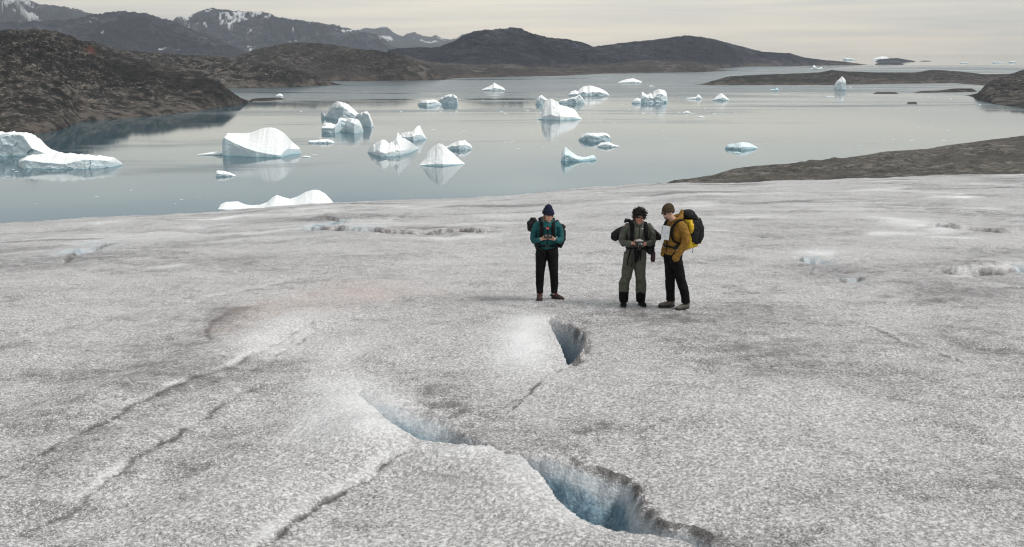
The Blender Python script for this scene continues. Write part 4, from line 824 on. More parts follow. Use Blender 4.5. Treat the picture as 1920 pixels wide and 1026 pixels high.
def paint_skin(o, base, head, fwd_y=-1, beard=0.0):
    """natural colouring of the face: lips, brows, eyes, a stubble beard"""
    me = o.data; n = len(me.vertices); co = np.empty(n * 3); me.vertices.foreach_get('co', co); co = co.reshape(-1, 3)
    M = np.array(head['inv']); h = np.concatenate([co, np.ones((n, 1))], 1) @ M.T; h = h[:, :3]   # head space: +z up, -y face, metres
    C = np.tile(np.array([*base, 1.0]), (n, 1))
    def dab(c, r, col, k=1.0):
        d = ((h - np.array(c)) / np.array(r)); f = np.clip(1.6 - (d ** 2).sum(1) * 1.6, 0, 1) * k
        C[:, :3] = C[:, :3] * (1 - f[:, None]) + np.array(col) * f[:, None]
    for s_ in (-1, 1):
        dab((s_ * .032, -.088, .008), (.013, .03, .006), (.02, .015, .012)); dab((s_ * .033, -.09, .026), (.020, .03, .005), (.06, .035, .02), .8)
        dab((s_ * .045, -.07, -.025), (.02, .03, .02), (base[0] * 1.05, base[1] * .72, base[2] * .7), .5)
    dab((0, -.095, -.052), (.024, .03, .006), (.35, .11, .09), .9); dab((0, -.1, -.02), (.014, .03, .012), (base[0], base[1] * .75, base[2] * .72), .4)
    if beard:
        dab((0, -.07, -.075), (.055, .06, .032), (.09, .055, .035), beard)
    vattr(me, 'skin', C)
def hand(bl, wrist, dirv, palm_n, side, curl=1.0, s=1.0):
    """palm and five separate bent digits. dirv: towards the fingers, palm_n: out of the palm, side: direction of the thumb"""
    d = Vector(dirv).normalized(); nrm = Vector(palm_n); nrm = (nrm - d * nrm.dot(d)).normalized(); sd_ = Vector(side); sd_ = (sd_ - d * sd_.dot(d) - nrm * sd_.dot(nrm)).normalized()
    w_ = Vector(wrist)
    rot = Matrix((sd_, nrm, d)).transposed()
    bl.ball(w_ + d * .048 * s, (.041 * s, .016 * s, .05 * s), rot, 2)
    bl.tube([(*(w_ - d * .03), .026 * s, .021 * s), (*(w_ + d * .03 * s), .030 * s, .019 * s)], 10)
    for k, (off, ln, r) in enumerate(((.030, .070, .0088), (.010, .080, .0092), (-.011, .074, .0088), (-.030, .058, .0078))):
        p = w_ + d * .085 * s + sd_ * off * s; a = .35 * curl; pts = [(*(p - d * .02), r * s)]
        for j, f in enumerate((.45, .32, .23)):
            a += (.55, .65, .5)[j] * curl; dd = d * math.cos(a) + nrm * math.sin(a); p = p + dd * ln * f * s; pts.append((*p, r * s * (1 - .1 * j)))
        bl.tube(pts, 8)
    p = w_ + d * .025 * s + sd_ * .030 * s; t1 = (sd_ * .75 + d * .7 + nrm * .25 * curl).normalized(); t2 = (sd_ * .25 + d * .9 + nrm * .45 * curl).normalized()
    bl.tube([(*p, .012 * s), (*(p + t1 * .032 * s), .0105 * s), (*(p + t1 * .032 * s + t2 * .026 * s), .009 * s), (*(p + t1 * .032 * s + t2 * .046 * s), .008 * s)], 8)
def head_pose(c, yaw, pitch, roll=0, s=1.0):
    """matrix of head space. yaw + turns to the figure's left (viewer's right), pitch + looks down"""
    M = Matrix.Translation(Vector(c)) @ Matrix.Rotation(yaw, 4, 'Z') @ Matrix.Rotation(pitch, 4, 'X') @ Matrix.Rotation(roll, 4, 'Y') @ Matrix.Scale(s, 4)
    return dict(M=M, inv=[list(r) for r in M.inverted()])
def add_head(bl, H, neck_base):
    M = H['M']; R3 = M.to_3x3().normalized(); P = lambda x, y, z: tuple(M @ Vector((x, y, z)))
    bl.ball(P(0, .008, .028), (.074, .094, .098), R3, 3)          # skull
    bl.ball(P(0, -.022, -.028), (.058, .066, .080), R3, 3)        # face
    bl.ball(P(0, -.058, -.085), (.030, .028, .022), R3, 2)        # chin
    bl.ball(P(0, -.020, -.070), (.052, .050, .034), R3, 2)        # jaw
    bl.tube([(*P(0, -.082, .018), .008), (*P(0, -.098, -.010), .010), (*P(0, -.106, -.022), .0135)], 8)   # nose
    bl.ball(P(0, -.088, -.050), (.024, .012, .010), R3, 2)        # mouth
    bl.ball(P(0, -.082, .028), (.050, .014, .010), R3, 2)         # brow
    for s_ in (-1, 1):
        bl.ball(P(s_ * .076, .008, -.008), (.010, .020, .031), R3, 2)
        bl.ball(P(s_ * .036, -.064, -.024), (.022, .018, .020), R3, 2)
    nb = Vector(neck_base); top = M @ Vector((0, .012, -.05))
    bl.tube([(*nb, .062), (*nb.lerp(top, .5), .053), (*top, .055)], 12)

def boot(name, ankle, yaw, mat, parent, L_=.29, W_=.098, lace=None, trim=None):
    """ankle: (x, y) over the heel; toe points to yaw (0 = -y)"""
    def at_(x, y, z):
        c, s_ = math.cos(yaw), math.sin(yaw); return (ankle[0] + x * c - y * s_, ankle[1] + x * s_ + y * c, z)
    b = Blob()
    b.tube([(*at_(0, .035, .052), .044, .040), (*at_(0, -.03, .056), .048, .048), (*at_(0, -.11, .050), .052, .038), (*at_(0, -.175, .042), .048, .028), (*at_(0, -.215, .038), .034, .022)], 16)
    b.tube([(*at_(0, .0, .05), .046, .052), (*at_(0, .005, .10), .046, .054), (*at_(0, .008, .155), .048, .056)], 16)
    o = b.done(name, mat, parent, .007, 2, .002, 14)
    so = Blob()
    pts = []
    bm = so.bm; n = 28; lo, hi = [], []
    for k in range(n):
        q = 2 * math.pi * k / n; yy = -.09 + .148 * math.cos(q); wx = .054 * abs(math.sin(q)) ** .7 * (1 if math.sin(q) > 0 else -1) * (.86 if yy > -.02 else 1.05)
        lo.append(bm.verts.new(at_(wx, yy, 0.0))); hi.append(bm.verts.new(at_(wx * .98, yy, .030)))
    for k in range(n): bm.faces.new((lo[k], lo[(k + 1) % n], hi[(k + 1) % n], hi[k]))
    bm.faces.new(lo[::-1]); bm.faces.new(hi)
    so.done('sole', M_SOLE, o, 0)
    if lace:
        lb = Blob()
        for k in range(5):
            y_ = -.045 - k * .022; z_ = .112 - k * .0135
            lb.tube([(*at_(-.026, y_, z_ - .008), .0045), (*at_(0, y_ - .003, z_ + .004), .0045), (*at_(.026, y_, z_ - .008), .0045)], 6)
        lb.tube([(*at_(-.05, .01, .15), .009), (*at_(0, -.05, .145), .009), (*at_(.05, .01, .15), .009)], 6)
        lb.done('laces', lace, o, 0)
    if trim:
        t_ = Blob(); t_.tube([(*at_(-.05, .05, .05), .010, .016), (*at_(0, .082, .055), .010, .018), (*at_(.05, .05, .05), .010, .016)], 8); t_.done('heel_trim', trim, o, 0)
    return o
def strap(pts, w_=.026, t=.008):
    """flat webbing along a path of points"""
    b = Blob(); b.tube([(*p, w_, t) for p in pts], 8); return b
def limb(b, pts): b.tube(pts, 14)

def stand(px, py, rz, s=1.0):
    x, y = px_ground(px, py); x = float(x); y = float(y); return (x, y, gz(x, y) + .002, rz, s)
def put(o, T):
    o.location = T[:3]; o.rotation_euler = (0, 0, T[3]); o.scale = (T[4],) * 3
def spot(px, py):
    x, y = px_ground(px, py); return float(x), float(y)

# ---------------------------------------------------------------- person in the teal jacket
T1 = stand(1025, 560, 0.0, 1.0)
HD = head_pose((.015, -.015, 1.475), .42, .22)
b = Blob(); add_head(b, HD, (0, .015, 1.33))
b.tube([(0, 0, .86, .135, .09), (0, 0, 1.0, .115, .08), (0, 0, 1.15, .13, .09), (0, .01, 1.30, .15, .085), (0, .015, 1.37, .08, .06)])
for s_, kn, fx, fy in ((-1, -.115, -.118, .0), (1, .115, .13, .02)):
    b.tube([(s_ * .075, 0, .88, .085), (s_ * .09, -.005, .68, .07), (kn, -.01, .47, .052), (fx, fy, .28, .05), (fx, fy, .08, .035)])
    b.tube([(s_ * .16, .015, 1.33, .05), (s_ * .205, .03, 1.18, .042), (s_ * .225, .02, 1.055, .038), (s_ * .14, -.14, 1.075, .03), (s_ * .085, -.215, 1.105, .024)])
hand(b, (-.095, -.205, 1.10), (.62, -.55, .12), (.35, .25, .9), (.2, -.7, .5), 1.0); hand(b, (.105, -.205, 1.10), (-.62, -.55, .10), (-.35, .25, .9), (-.2, -.7, .5), 1.0)
P1 = b.done('person', M_SKIN, None, .0055, 1); put(P1, T1); paint_skin(P1, (.56, .33, .24), HD)
tag(P1, 'person in a teal jacket and navy beanie, looking down at a phone', 'person', 'hikers standing on the glacier')
b = Blob()
b.tube([(0, 0, .895, .158, .115), (0, 0, .93, .160, .118), (0, 0, 1.05, .152, .112), (0, .0, 1.18, .168, .118), (0, .01, 1.29, .176, .112), (0, .015, 1.35, .135, .09), (0, .02, 1.385, .078, .07)], 20)
for s_ in (-1, 1):
    b.tube([(s_ * .14, .015, 1.325, .068), (s_ * .185, .02, 1.28, .066), (s_ * .222, .035, 1.17, .062), (s_ * .238, .02, 1.07, .060), (s_ * .225, -.02, 1.035, .056), (s_ * .165, -.115, 1.060, .047), (s_ * .118, -.175, 1.085, .042)])
jk = b.done('jacket', M_TEAL, P1, .009, 2, .0055, 8, 3)
b = Blob(); b.tube([(-.085, .0, 1.375, .030), (-.06, .07, 1.40, .040), (0, .10, 1.40, .045), (.06, .07, 1.40, .040), (.085, .0, 1.375, .030), (.05, -.06, 1.335, .018), (.0, -.085, 1.31, .014)])
b.tube([(-.085, .0, 1.375, .030), (-.05, -.06, 1.335, .018), (.0, -.085, 1.31, .014)]); b.done('hood', M_TEAL, jk, .008, 2, .003, 12, 5)
b = Blob(); b.tube([(0, -.113, 1.32, .006, .004), (0, -.122, 1.2, .006, .004), (0, -.120, .95, .006, .004)]); b.done('zip', M_BLACK, jk, 0)
b = Blob()
b.tube([(0, 0, .86, .168, .118), (0, 0, .93, .162, .114)], 18)
for s_, kn, fx, fy in ((-1, -.118, -.120, .0), (1, .118, .132, .02)):
    b.tube([(s_ * .085, 0, .90, .102), (s_ * .095, -.003, .78, .105), (s_ * .103, -.006, .66, .092), (kn, -.015, .48, .076), (fx, fy + .008, .30, .070), (fx, fy + .004, .17, .060), (fx, fy, .115, .060)])
b.done('trousers', M_BLACK, P1, .009, 2, .006, 9, 11)
b = Blob(); M = HD['M']; R3 = M.to_3x3()
b.ball(M @ V3(0, .008, .075), (.090, .108, .072), R3); b.ball(M @ V3(0, .018, .125), (.068, .075, .062), R3); b.ball(M @ V3(0, .02, .165), (.038, .042, .030), R3); hat = b.done('beanie', M_NAVY, P1, .007, 2, .002, 30, 4)
b = Blob(); b.tube([(*(M @ V3(.092 * math.sin(q), .006 - .108 * math.cos(q), .045 + .006 * math.cos(q))), .012, .020) for q in np.linspace(0, 2 * math.pi, 25)]); b.done('brim', M_NAVY, hat, 0)
b = Blob()
for s_ in (-1, 1): b.tube([tuple(M @ V3(s_ * .073, -.015, .04)) + (.014,), tuple(M @ V3(s_ * .080, -.005, -.03)) + (.018,), tuple(M @ V3(s_ * .075, -.01, -.10)) + (.015,), tuple(M @ V3(s_ * .06, -.025, -.135)) + (.008,)])
b.done('hair', M_HAIRB, P1, .006, 1, .003, 30)
boot('boot', (-.120, .03), -.05, M_BOOT, P1, lace=M_RED, trim=M_TURQ); boot('boot', (.132, .04), .75, M_BOOT, P1, lace=M_RED, trim=M_TURQ)
# phone
ph = Blob(); ph.box((0, 0, 0), (.072, .012, .145), Matrix.Rotation(.0, 3, 'X'), .004); phone = ph.done('phone', M_PLAST, None, 0)
phone.matrix_world = Matrix.Translation(Vector(T1[:3])) @ Matrix.Translation((.004, -.285, 1.155)) @ Matrix.Rotation(math.radians(90), 4, 'Y') @ Matrix.Rotation(math.radians(-50), 4, 'Z')
tag(phone, 'black phone held in both hands by the person in the teal jacket', 'phone')
ph = Blob(); ph.box((0, -.0068, 0), (.064, .001, .132), None, .0004); ph.done('screen', M_GLASS, phone, 0)
def backpack(T, label, build):
    e_ = empty('backpack', T[:3], T[3]); e_.scale = (T[4],) * 3; tag(e_, label, 'backpack', 'backpacks worn by the hikers'); build(e_); return e_
def harness(e_, sh, mat=M_BLACK, ch=1.2, y0=-.135, belt=.97, bw=.165, chest=True, coral=False, by=.125, cz=0.0):
    for s_ in (-1, 1):
        b = strap([(s_ * (sh - .01), .15, ch + .06), (s_ * sh, .10, ch + .17), (s_ * sh, .02, ch + .195), (s_ * (sh + .002), -.06, ch + .155), (s_ * (sh + .006), y0 + .012, ch + .05), (s_ * (sh + .012), y0 + .005, ch - .06), (s_ * (sh + .045), y0 + .03, ch - .15), (s_ * (sh + .085), -.02, ch - .2), (s_ * (sh + .06), .12, ch - .22)], .034, .012)
        b.done('shoulder_strap', mat, e_, 0)
    if chest:
        b = strap([(-sh, y0 - .008 + cz * .3, ch + cz), (0, y0 - .02 + cz * .3, ch + .005 + cz), (sh, y0 - .008 + cz * .3, ch + cz)], .012, .007); c_ = b.done('chest_strap', mat, e_, 0)
        b = Blob(); b.box((0, y0 - .03 + cz * .3, ch + .005 + cz), (.05, .014, .024), None, .004); b.done('buckle', M_CORAL if coral else M_PLAST, c_, 0)
    b = strap([(bw * math.sin(q), -by * math.cos(q), belt + .012 * math.cos(2 * q)) for q in np.linspace(0, 2 * math.pi, 29)], .030, .012); h_ = b.done('hip_belt', mat, e_, 0)
    b = Blob(); b.box((0, -by - .018, belt + .012), (.07, .02, .04), None, .006); b.done('buckle', M_PLAST, h_, 0)
def bp1(e_):
    b = Blob(); b.tube([(0, .26, .90, .15, .11), (0, .27, 1.05, .175, .13), (0, .27, 1.25, .17, .12), (0, .26, 1.36, .13, .09)], 20); b.done('pack_body', M_BLACK2, e_, .01, 2, .008, 8, 2)
    b = Blob(); b.ball((0, .27, 1.36), (.15, .12, .055)); b.done('top_lid', M_BLACK2, e_, .009, 2, .006, 10, 7)
    b = Blob(); b.tube([(-.19, .21, 1.18, .06, .07), (-.245, .20, 1.22, .095, .09), (-.255, .20, 1.30, .095, .09), (-.215, .20, 1.375, .06, .06)], 16); b.done('side_bag', M_BLACK2, e_, .008, 2, .008, 12, 9)
    b = Blob(); b.tube([(.17, .2, .93, .05, .07), (.22, .19, .92, .075, .05), (.27, .19, 1.04, .085, .06), (.265, .19, 1.16, .09, .06), (.21, .19, 1.26, .06, .05), (.15, .18, 1.33, .05, .05)], 16); b.tube([(.24, .19, 1.27, .04), (.31, .19, 1.225, .03)]); b.tube([(.235, .17, .94, .012), (.25, .17, .87, .009)]); b.done('side_bag', M_BLACK2, e_, .008, 2, .010, 12, 12)
    harness(e_, .095, ch=1.19, belt=.955, coral=True, cz=.075, bw=.178, by=.132)
    b = Blob(); b.ball((-.175, -.03, .97), (.05, .07, .055)); b.ball((-.165, -.02, .91), (.035, .05, .04)); b.tube([(-.15, -.1, .93, .02), (-.08, -.125, .89, .022), (-.04, -.12, .84, .014), (-.05, -.12, .79, .008)]); b.done('belt_pouch', M_BLACK2, e_, .008, 1, .006, 14)
backpack(T1, 'large black backpack with bags strapped to its sides, worn over the teal jacket', bp1)
b = Blob(); b.ball((0, -.150, 1.225), (.038, .022, .018)); rd = b.done('clip_tag', M_CORAL, None, .006, 1); bpy.data.objects.remove(rd)

# ---------------------------------------------------------------- curly haired person with a camera
T2 = stand(1193, 572, 0.0, .945)
HD = head_pose((.0, -.085, 1.575), .02, .62)
b = Blob(); add_head(b, HD, (0, .005, 1.43))
b.tube([(0, 0, .92, .14, .10), (0, 0, 1.08, .13, .09), (0, 0, 1.24, .15, .10), (0, .01, 1.40, .165, .09), (0, .01, 1.46, .08, .06)])
for s_, kn, fx, fy in ((-1, -.185, -.215, .01), (1, .055, .075, .03)):
    b.tube([(s_ * .085 - .045, 0, .93, .09), (kn * .6 - .02, -.005, .72, .075), (kn, -.01, .50, .055), (fx, fy, .28, .05), (fx, fy, .08, .036)])
    b.tube([(s_ * .18 - .01, .01, 1.42, .055), (s_ * .235 - .01, .03, 1.25, .045), (s_ * .250 - .01, .02, 1.14, .04), (s_ * .16, -.13, 1.135, .032), (s_ * .095 - .01, -.20, 1.14, .026)])
hand(b, (-.105, -.205, 1.145), (.55, -.62, .05), (.7, .3, .1), (.1, -.1, 1), .9, 1.05); hand(b, (.078, -.205, 1.12), (-.45, -.70, .02), (-.7, .3, .3), (-.1, -.1, 1), .9, 1.05)
P2 = b.done('person', M_SKIN, None, .0055, 1); put(P2, T2); paint_skin(P2, (.52, .28, .20), HD)
tag(P2, 'person with dark curly hair and glasses, head bowed over a camera', 'person', 'hikers standing on the glacier')
b = Blob()
b.tube([(-.03, 0, .935, .185, .130), (-.03, 0, .97, .180, .128), (-.02, 0, 1.06, .165, .12), (0, .0, 1.2, .178, .125), (0, .01, 1.34, .190, .118), (0, .012, 1.41, .15, .10), (0, .01, 1.47, .085, .08)], 20)
for s_ in (-1, 1):
    b.tube([(s_ * .15 - .005, .012, 1.415, .074), (s_ * .205 - .008, .02, 1.35, .072), (s_ * .248 - .01, .035, 1.25, .068), (s_ * .262 - .01, .02, 1.15, .066), (s_ * .245 - .01, -.03, 1.11, .062), (s_ * .18, -.115, 1.125, .052), (s_ * .125 - .01, -.175, 1.135, .046)])
jk = b.done('jacket', M_OLIVE, P2, .009, 2, .0065, 7, 6)
b = Blob(); b.tube([(.075 * math.sin(q), .0 - .08 * math.cos(q), 1.465 + .02 * math.cos(q + 3.14)) + (.018, .032) for q in np.linspace(0, 2 * math.pi, 25)]); b.done('collar', M_OLIVE, jk, .008, 1, .003)
b = Blob(); b.tube([(0, -.12, 1.42, .006, .004), (0, -.13, 1.3, .006, .004), (0, -.128, 1.15, .006, .004)]); b.done('zip', M_BLACK, jk, 0)
b = Blob(); b.ball((.055, -.118, 1.385), (.016, .006, .012)); b.done('chest_badge', M_SILV, jk, .003, 0)
b = Blob()
b.tube([(-.04, 0, .88, .175, .122), (-.035, 0, .97, .170, .122)], 18)
LEG2 = ((-1, -.190, -.222, .01), (1, .062, .078, .03))
for s_, kn, fx, fy in LEG2:
    b.tube([(s_ * .085 - .045, 0, .94, .108), (s_ * .092 - .05, -.003, .80, .112), (kn * .85 - .008, -.006, .66, .100), (kn, -.012, .50, .088), (fx, fy + .005, .40, .094), (fx, fy + .004, .27, .092), (fx * 1.005, fy, .205, .086)])
tr = b.done('trousers', M_OLIVEP, P2, .009, 2, .009, 7, 15)
for s_, kn, fx, fy in LEG2:
    b = Blob(); b.tube([(fx * 1.005, fy, .255, .089), (fx * 1.01, fy, .16, .086), (fx, fy + .002, .09, .080), (fx, fy, .065, .078)], 16); b.done('gaiter', M_BLACK, P2, .008, 1, .005, 12, 18)
b = Blob(); rnd = random.Random(5); M = HD['M']; R3 = M.to_3x3()
b.ball(M @ V3(0, .035, .050), (.098, .106, .100), R3)
for k in range(900):
    v = Vector((rnd.gauss(0, 1), rnd.gauss(0, 1), rnd.gauss(0, 1))).normalized()
    if v.z < -.9 or (v.y < -.45 and v.z < .10): continue
    r_ = rnd.choice((rnd.uniform(.9, 1.15), rnd.uniform(1.05, 1.40))); p = M @ V3(v.x * .107 * r_, .026 + v.y * .110 * r_, .046 + v.z * .106 * r_)
    b.ball(p, rnd.uniform(.006, .014) if r_ < 1.15 else rnd.uniform(.0055, .008), None, 1)
b.done('hair', M_HAIR, P2, .0045, 0, .004, 60)
gl = Blob()
for s_ in (-1, 1): gl.tube([tuple(M @ V3(s_ * .033 + .024 * math.cos(q), -.100, .006 + .018 * math.sin(q))) + (.0022,) for q in np.linspace(0, 2 * math.pi, 17)], 6); gl.tube([(*(M @ V3(s_ * .057, -.098, .01)), .002), (*(M @ V3(s_ * .08, -.02, .008)), .002)], 6)
gl.tube([(*(M @ V3(-.009, -.101, .010)), .002), (*(M @ V3(.009, -.101, .010)), .002)], 6); gl.done('glasses', M_RED, P2, 0)
boot('boot', (-.222, .03), -.12, M_BLACK, P2); boot('boot', (.078, .05), .22, M_BLACK, P2)
cam_e = empty('camera', T2[:3]); cam_e.scale = (T2[4],) * 3; tag(cam_e, 'black and silver camera held at the waist by the curly-haired person', 'camera')
bb = Blob(); bb.box((-.012, -.285, 1.155), (.135, .055, .085), None, .012); bb.done('body', M_PLAST, cam_e, 0)
bb = Blob(); bb.box((-.012, -.283, 1.206), (.125, .046, .022), None, .006); bb.box((-.012, -.283, 1.222), (.045, .04, .024), None, .007); bb.done('top_plate', M_SILV, cam_e, 0)
bb = Blob(); bb.tube([(0, -.31, 1.15, .036), (.0, -.34, 1.145, .036), (0, -.385, 1.135, .033)], 20); le = bb.done('lens', M_PLAST, cam_e, 0)
bb = Blob(); bb.tube([(.0, -.345, 1.144, .0375), (.0, -.352, 1.142, .0375)], 20); bb.done('lens_ring', M_SILV, le, 0)
bb = strap([(-.075, -.27, 1.19), (-.10, -.20, 1.09), (-.09, -.16, .95), (-.115, -.15, .80), (-.125, -.15, .72), (-.10, -.155, .82), (-.055, -.16, 1.0), (.02, -.2, 1.08), (.055, -.27, 1.18)], .014, .004); bb.done('strap', M_PLAST, cam_e, 0)
def bp2(e_):
    b = Blob(); b.tube([(0, .27, .95, .15, .11), (0, .28, 1.1, .18, .13), (0, .28, 1.3, .18, .13), (0, .26, 1.44, .14, .09)], 20); b.done('pack_body', M_BLACK2, e_, .01, 2, .008, 8, 22)
    b = Blob(); b.tube([(-.12, .2, 1.47, .03), (-.20, .18, 1.48, .035), (-.22, .15, 1.45, .02)]); b.done('top_lid', M_BLACK2, e_, .008, 1, .004)
    b = Blob(); b.tube([(-.23, .22, 1.33, .05, .07), (-.31, .21, 1.27, .075, .08), (-.37, .21, 1.20, .09, .08), (-.375, .21, 1.14, .075, .07)], 16); b.done('side_bag', M_BLACK2, e_, .008, 2, .009, 11, 24)
    b = Blob(); b.tube([(.20, .2, 1.36, .035), (.30, .2, 1.28, .04), (.385, .2, 1.20, .045), (.40, .2, 1.14, .04)], 14); b.tube([(.22, .2, 1.27, .045), (.31, .2, 1.19, .05), (.36, .2, 1.14, .04)], 14); b.done('side_bag', M_BLACK2, e_, .008, 1, .008, 14, 27)
    harness(e_, .115, ch=1.28, belt=1.03, bw=.190, by=.140, chest=False)
    b = Blob(); b.ball((.21, -.04, 1.0), (.075, .085, .08)); b.ball((.25, -.0, 1.08), (.05, .08, .06)); b.done('hip_pouch', M_BLACK2, e_, .009, 2, .008, 12)
    b = Blob(); b.tube([(-.05, -.155, 1.04, .055, .012), (-.03, -.16, .95, .055, .010), (-.035, -.15, .86, .038, .008), (-.05, -.14, .78, .012, .006)]); b.tube([(.03, -.15, 1.04, .02, .006), (.035, -.14, .83, .012, .005)]); b.tube([(-.14, -.14, 1.02, .018, .006), (-.185, -.13, .85, .012, .005), (-.185, -.125, .74, .010, .005)]); b.done('loose_strap', M_BLACK, e_, .006, 1)
backpack(T2, 'wide black backpack with a pouch on each side, worn by the curly-haired person', bp2)
bo = Blob(); bo.tube([(0, 0, 0, .036), (0, 0, .05, .040), (0, 0, .14, .040), (0, 0, .165, .028)], 16); bt = bo.done('water_bottle', M_MAROON, None, 0); bt.location = (T2[0] + .255, T2[1] + .02, T2[2] + .74)
bo = Blob(); bo.tube([(0, 0, .17, .024), (0, 0, .215, .024)], 14); bo.done('cap', M_PLAST, bt, 0)
tag(bt, 'dark maroon bottle hanging from the hip of the curly-haired person', 'bottle')

# ---------------------------------------------------------------- person in the mustard jacket, seen from the side
T3 = stand(1259, 577, math.radians(-66), .955)
HD = head_pose((.0, -.135, 1.665), .10, .20)
b = Blob(); add_head(b, HD, (0, -.015, 1.52))
b.tube([(0, 0, 1.0, .14, .10), (0, 0, 1.15, .13, .095), (0, 0, 1.32, .15, .105), (0, .01, 1.48, .175, .095), (0, .005, 1.54, .085, .065)])
LEG3 = ((-1, -.098, .045, -.115, .045), (1, .105, .125, .125, .19))
for s_, kx, ky, fx, fy in LEG3:
    b.tube([(s_ * .085, 0, 1.0, .09), (s_ * .09, (ky - .03) * .42, .78, .072), (kx, ky - .03, .52, .055), (fx, fy * .85 + ky * .15 - .01, .28, .045), (fx, fy, .08, .037)])
b.tube([(-.19, .01, 1.49, .055), (-.23, .06, 1.33, .046), (-.235, .06, 1.20, .042), (-.212, -.03, 1.06, .034), (-.20, -.05, 1.03, .028)])
b.tube([(.19, .01, 1.49, .055), (.23, .06, 1.33, .046), (.24, .06, 1.20, .042), (.215, -.03, 1.06, .034), (.205, -.045, 1.03, .028)])
hand(b, (-.195, -.055, 1.035), (.5, .5, -.75), (.9, 0, .1), (0, -1, .3), .5, 1.0); hand(b, (.200, -.050, 1.04), (-.55, .5, -.72), (-.9, 0, .1), (0, -1, .3), .5, 1.0)
P3 = b.done('person', M_SKIN, None, .0055, 1); put(P3, T3); paint_skin(P3, (.50, .31, .23), HD, beard=.75)
tag(P3, 'person in a mustard jacket and brown beanie, standing sideways with one hand in a pocket', 'person', 'hikers standing on the glacier')
b = Blob()
b.tube([(0, .0, .955, .175, .135), (0, 0, .99, .178, .138), (0, 0, 1.10, .170, .128), (0, .0, 1.25, .182, .135), (0, .01, 1.40, .198, .132), (0, .012, 1.49, .165, .11), (0, .01, 1.545, .09, .085)], 20)
b.tube([(-.15, .012, 1.49, .078), (-.205, .03, 1.42, .075), (-.235, .055, 1.32, .070), (-.245, .06, 1.20, .068), (-.235, .02, 1.10, .062), (-.215, -.03, 1.02, .056), (-.20, -.06, .965, .053)])
b.tube([(.15, .012, 1.49, .078), (.215, .035, 1.42, .078), (.245, .065, 1.32, .073), (.252, .065, 1.20, .070), (.240, .02, 1.10, .064), (.222, -.03, 1.02, .058), (.208, -.06, .965, .055)])
b.ball((.195, -.075, .925), (.055, .068, .07)); b.ball((-.19, -.07, .925), (.05, .06, .06))
jk = b.done('jacket', M_MUST, P3, .009, 2, .007, 7, 31)
b = Blob(); b.tube([(-.09, .0, 1.55, .030), (-.07, .08, 1.575, .046), (0, .12, 1.585, .052), (.07, .08, 1.575, .046), (.09, .0, 1.55, .030), (.055, -.075, 1.50, .022), (0, -.105, 1.47, .018)])
b.tube([(-.09, .0, 1.55, .030), (-.055, -.075, 1.50, .022), (0, -.105, 1.47, .018)]); b.tube([(0, .12, 1.60, .05), (0, .14, 1.655, .035), (0, .135, 1.70, .014)]); b.done('hood', M_MUST, jk, .008, 2, .004, 12, 33)
b = Blob(); b.tube([(.01, -.135, 1.48, .007, .005), (.01, -.148, 1.3, .007, .005), (.01, -.145, 1.0, .007, .005)]); b.done('zip', M_BLACK, jk, 0)
b = Blob()
b.tube([(0, 0, .93, .158, .125), (0, 0, 1.02, .158, .125)], 18)
for s_, kx, ky, fx, fy in LEG3:
    b.tube([(s_ * .085, 0, 1.0, .105), (s_ * .09, -.008, .86, .108), (s_ * .09, (ky - .03) * .55, .70, .096), (kx, ky - .03, .52, .084), (fx * .97, ky * .4 + fy * .6 - .015, .36, .080), (fx, fy + .003, .20, .072), (fx, fy + .004, .115, .074)])
b.done('trousers', M_BLACK, P3, .009, 2, .009, 8, 37)
b = Blob(); M = HD['M']; R3 = M.to_3x3()
b.ball(M @ V3(0, .012, .070), (.088, .108, .075), R3); b.ball(M @ V3(0, .02, .105), (.072, .085, .052), R3); b.ball(M @ V3(0, .062, .01), (.080, .050, .045), R3); hat = b.done('beanie', M_BROWN, P3, .007, 2, .002, 30, 4)
b = Blob(); b.tube([(*(M @ V3(.088 * math.sin(q), .010 - .106 * math.cos(q), .040 - .012 * math.cos(q) * -1)), .010, .022) for q in np.linspace(0, 2 * math.pi, 25)]); b.done('brim', M_BROWN, hat, 0)
gl = Blob()
for s_ in (-1, 1): gl.ball(M @ V3(s_ * .034, -.094, .008), (.029, .014, .019), R3); gl.tube([(*(M @ V3(s_ * .06, -.085, .012)), .004), (*(M @ V3(s_ * .082, -.0, .012)), .004)], 6)
gl.done('sunglasses', M_GLASS, P3, .003, 1)
boot('boot', (-.115, .075), -.25, M_BOOTG, P3, lace=M_SOLE); boot('boot', (.125, .22), .12, M_BOOTG, P3, lace=M_SOLE)
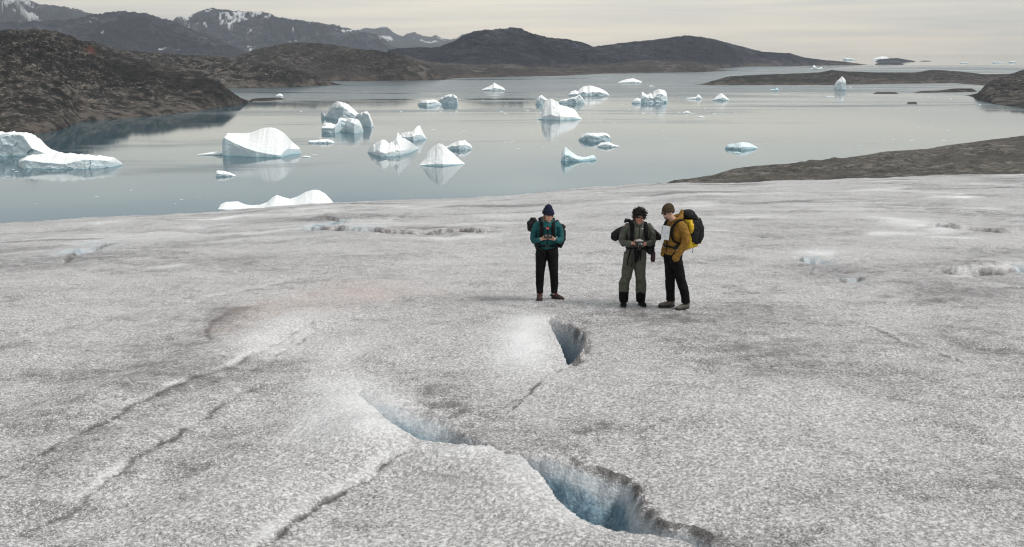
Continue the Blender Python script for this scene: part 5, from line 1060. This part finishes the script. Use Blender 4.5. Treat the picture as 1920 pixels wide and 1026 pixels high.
def bp3(e_):
    b = Blob(); b.tube([(0, .25, 1.06, .14, .10), (0, .25, 1.2, .160, .12), (0, .25, 1.38, .160, .12), (0, .25, 1.52, .13, .10)], 20); b.done('pack_body', M_YEL, e_, .01, 2, .009, 8, 41)
    b = Blob(); b.tube([(0, .41, 1.13, .13, .09), (0, .43, 1.22, .165, .125), (0, .43, 1.36, .165, .13), (0, .38, 1.50, .14, .12)], 20); b.tube([(.10, .31, 1.17, .07, .07), (.13, .31, 1.30, .07, .095), (.12, .31, 1.50, .06, .09)]); b.done('front_panel', M_BLACK2, e_, .009, 2, .009, 10, 43)
    b = Blob(); b.ball((0, .26, 1.60), (.14, .13, .095)); b.ball((0, .33, 1.55), (.13, .10, .09)); b.done('top_lid', M_BLACK2, e_, .009, 2, .008, 10, 44)
    b = Blob(); b.tube([(.165, .22, 1.33, .035), (.185, .21, 1.39, .048), (.18, .21, 1.46, .048), (.16, .21, 1.51, .03)]); b.done('rolled_mat', M_YEL, e_, .008, 1, .005)
    b = Blob(); b.ball((0, .37, 1.08), (.11, .09, .045)); b.done('bottom_pocket', M_YEL, e_, .008, 1, .006)
    b = strap([(.09, .47, 1.10), (.09, .53, 1.22), (.09, .53, 1.38), (.08, .44, 1.52), (.06, .30, 1.66)], .010, .006); b.done('compression_strap', M_YEL, e_, 0)
    b = strap([(.07, .33, 1.06), (.075, .34, 1.0), (.07, .33, .95)], .007, .004); b.done('loose_strap', M_BLACK, e_, 0)
    harness(e_, .125, ch=1.36, belt=1.09, bw=.19, by=.15, y0=-.145)
    b = Blob(); b.ball((.17, -.02, 1.09), (.05, .08, .05)); b.done('belt_pouch', M_BLACK2, e_, .008, 1, .006)
backpack(T3, 'black and yellow backpack with a rounded lid, worn over the mustard jacket', bp3)
# map case on the chest
mc = empty('map_case', T3[:3], T3[3]); mc.scale = (T3[4],) * 3; tag(mc, 'white map sheet in a clear case hanging on the chest of the mustard jacket', 'map case')
R_ = Matrix.Rotation(.35, 3, 'Z') @ Matrix.Rotation(-.15, 3, 'X')
bb = Blob(); bb.box((.045, -.195, 1.335), (.155, .006, .235), R_, .0025); pg = bb.done('map_sheet', M_PAPER, mc, 0)
bb = Blob(); bb.box((.045 + .001, -.201, 1.262), (.12, .004, .018), R_, .0015); bb.done('printed_band', M_LILAC, pg, 0)
bb = Blob()
for s_ in (-1, 1): bb.tube([(.045 + s_ * .07, -.18, 1.44, .004), (s_ * .09, -.14, 1.50, .004), (s_ * .10, -.03, 1.57, .004)], 6)
bb.done('cord', M_BLACK, mc, 0)
# ------------------------------------------------------------------ haze
hm = bpy.data.materials.new('haze_air'); hm.use_nodes = True; hn = hm.node_tree.nodes; hn.clear()
ho = hn.new('ShaderNodeOutputMaterial'); hv = hn.new('ShaderNodeVolumePrincipled')
hv.inputs['Color'].default_value = (0.76, 0.85, 0.96, 1); hv.inputs['Density'].default_value = HAZE
hm.node_tree.links.new(hv.outputs[0], ho.inputs['Volume'])
me = bpy.data.meshes.new('haze'); bm = bmesh.new(); bmesh.ops.create_cube(bm, size=1.0)
for v_ in bm.verts: v_.co = Vector((v_.co.x * 69000, 16000 + v_.co.y * 33400, (-5.5 if v_.co.z < 0 else HAZE_TOP)))
bm.to_mesh(me); bm.free()
tag(link('haze', me, hm), kind='stuff')
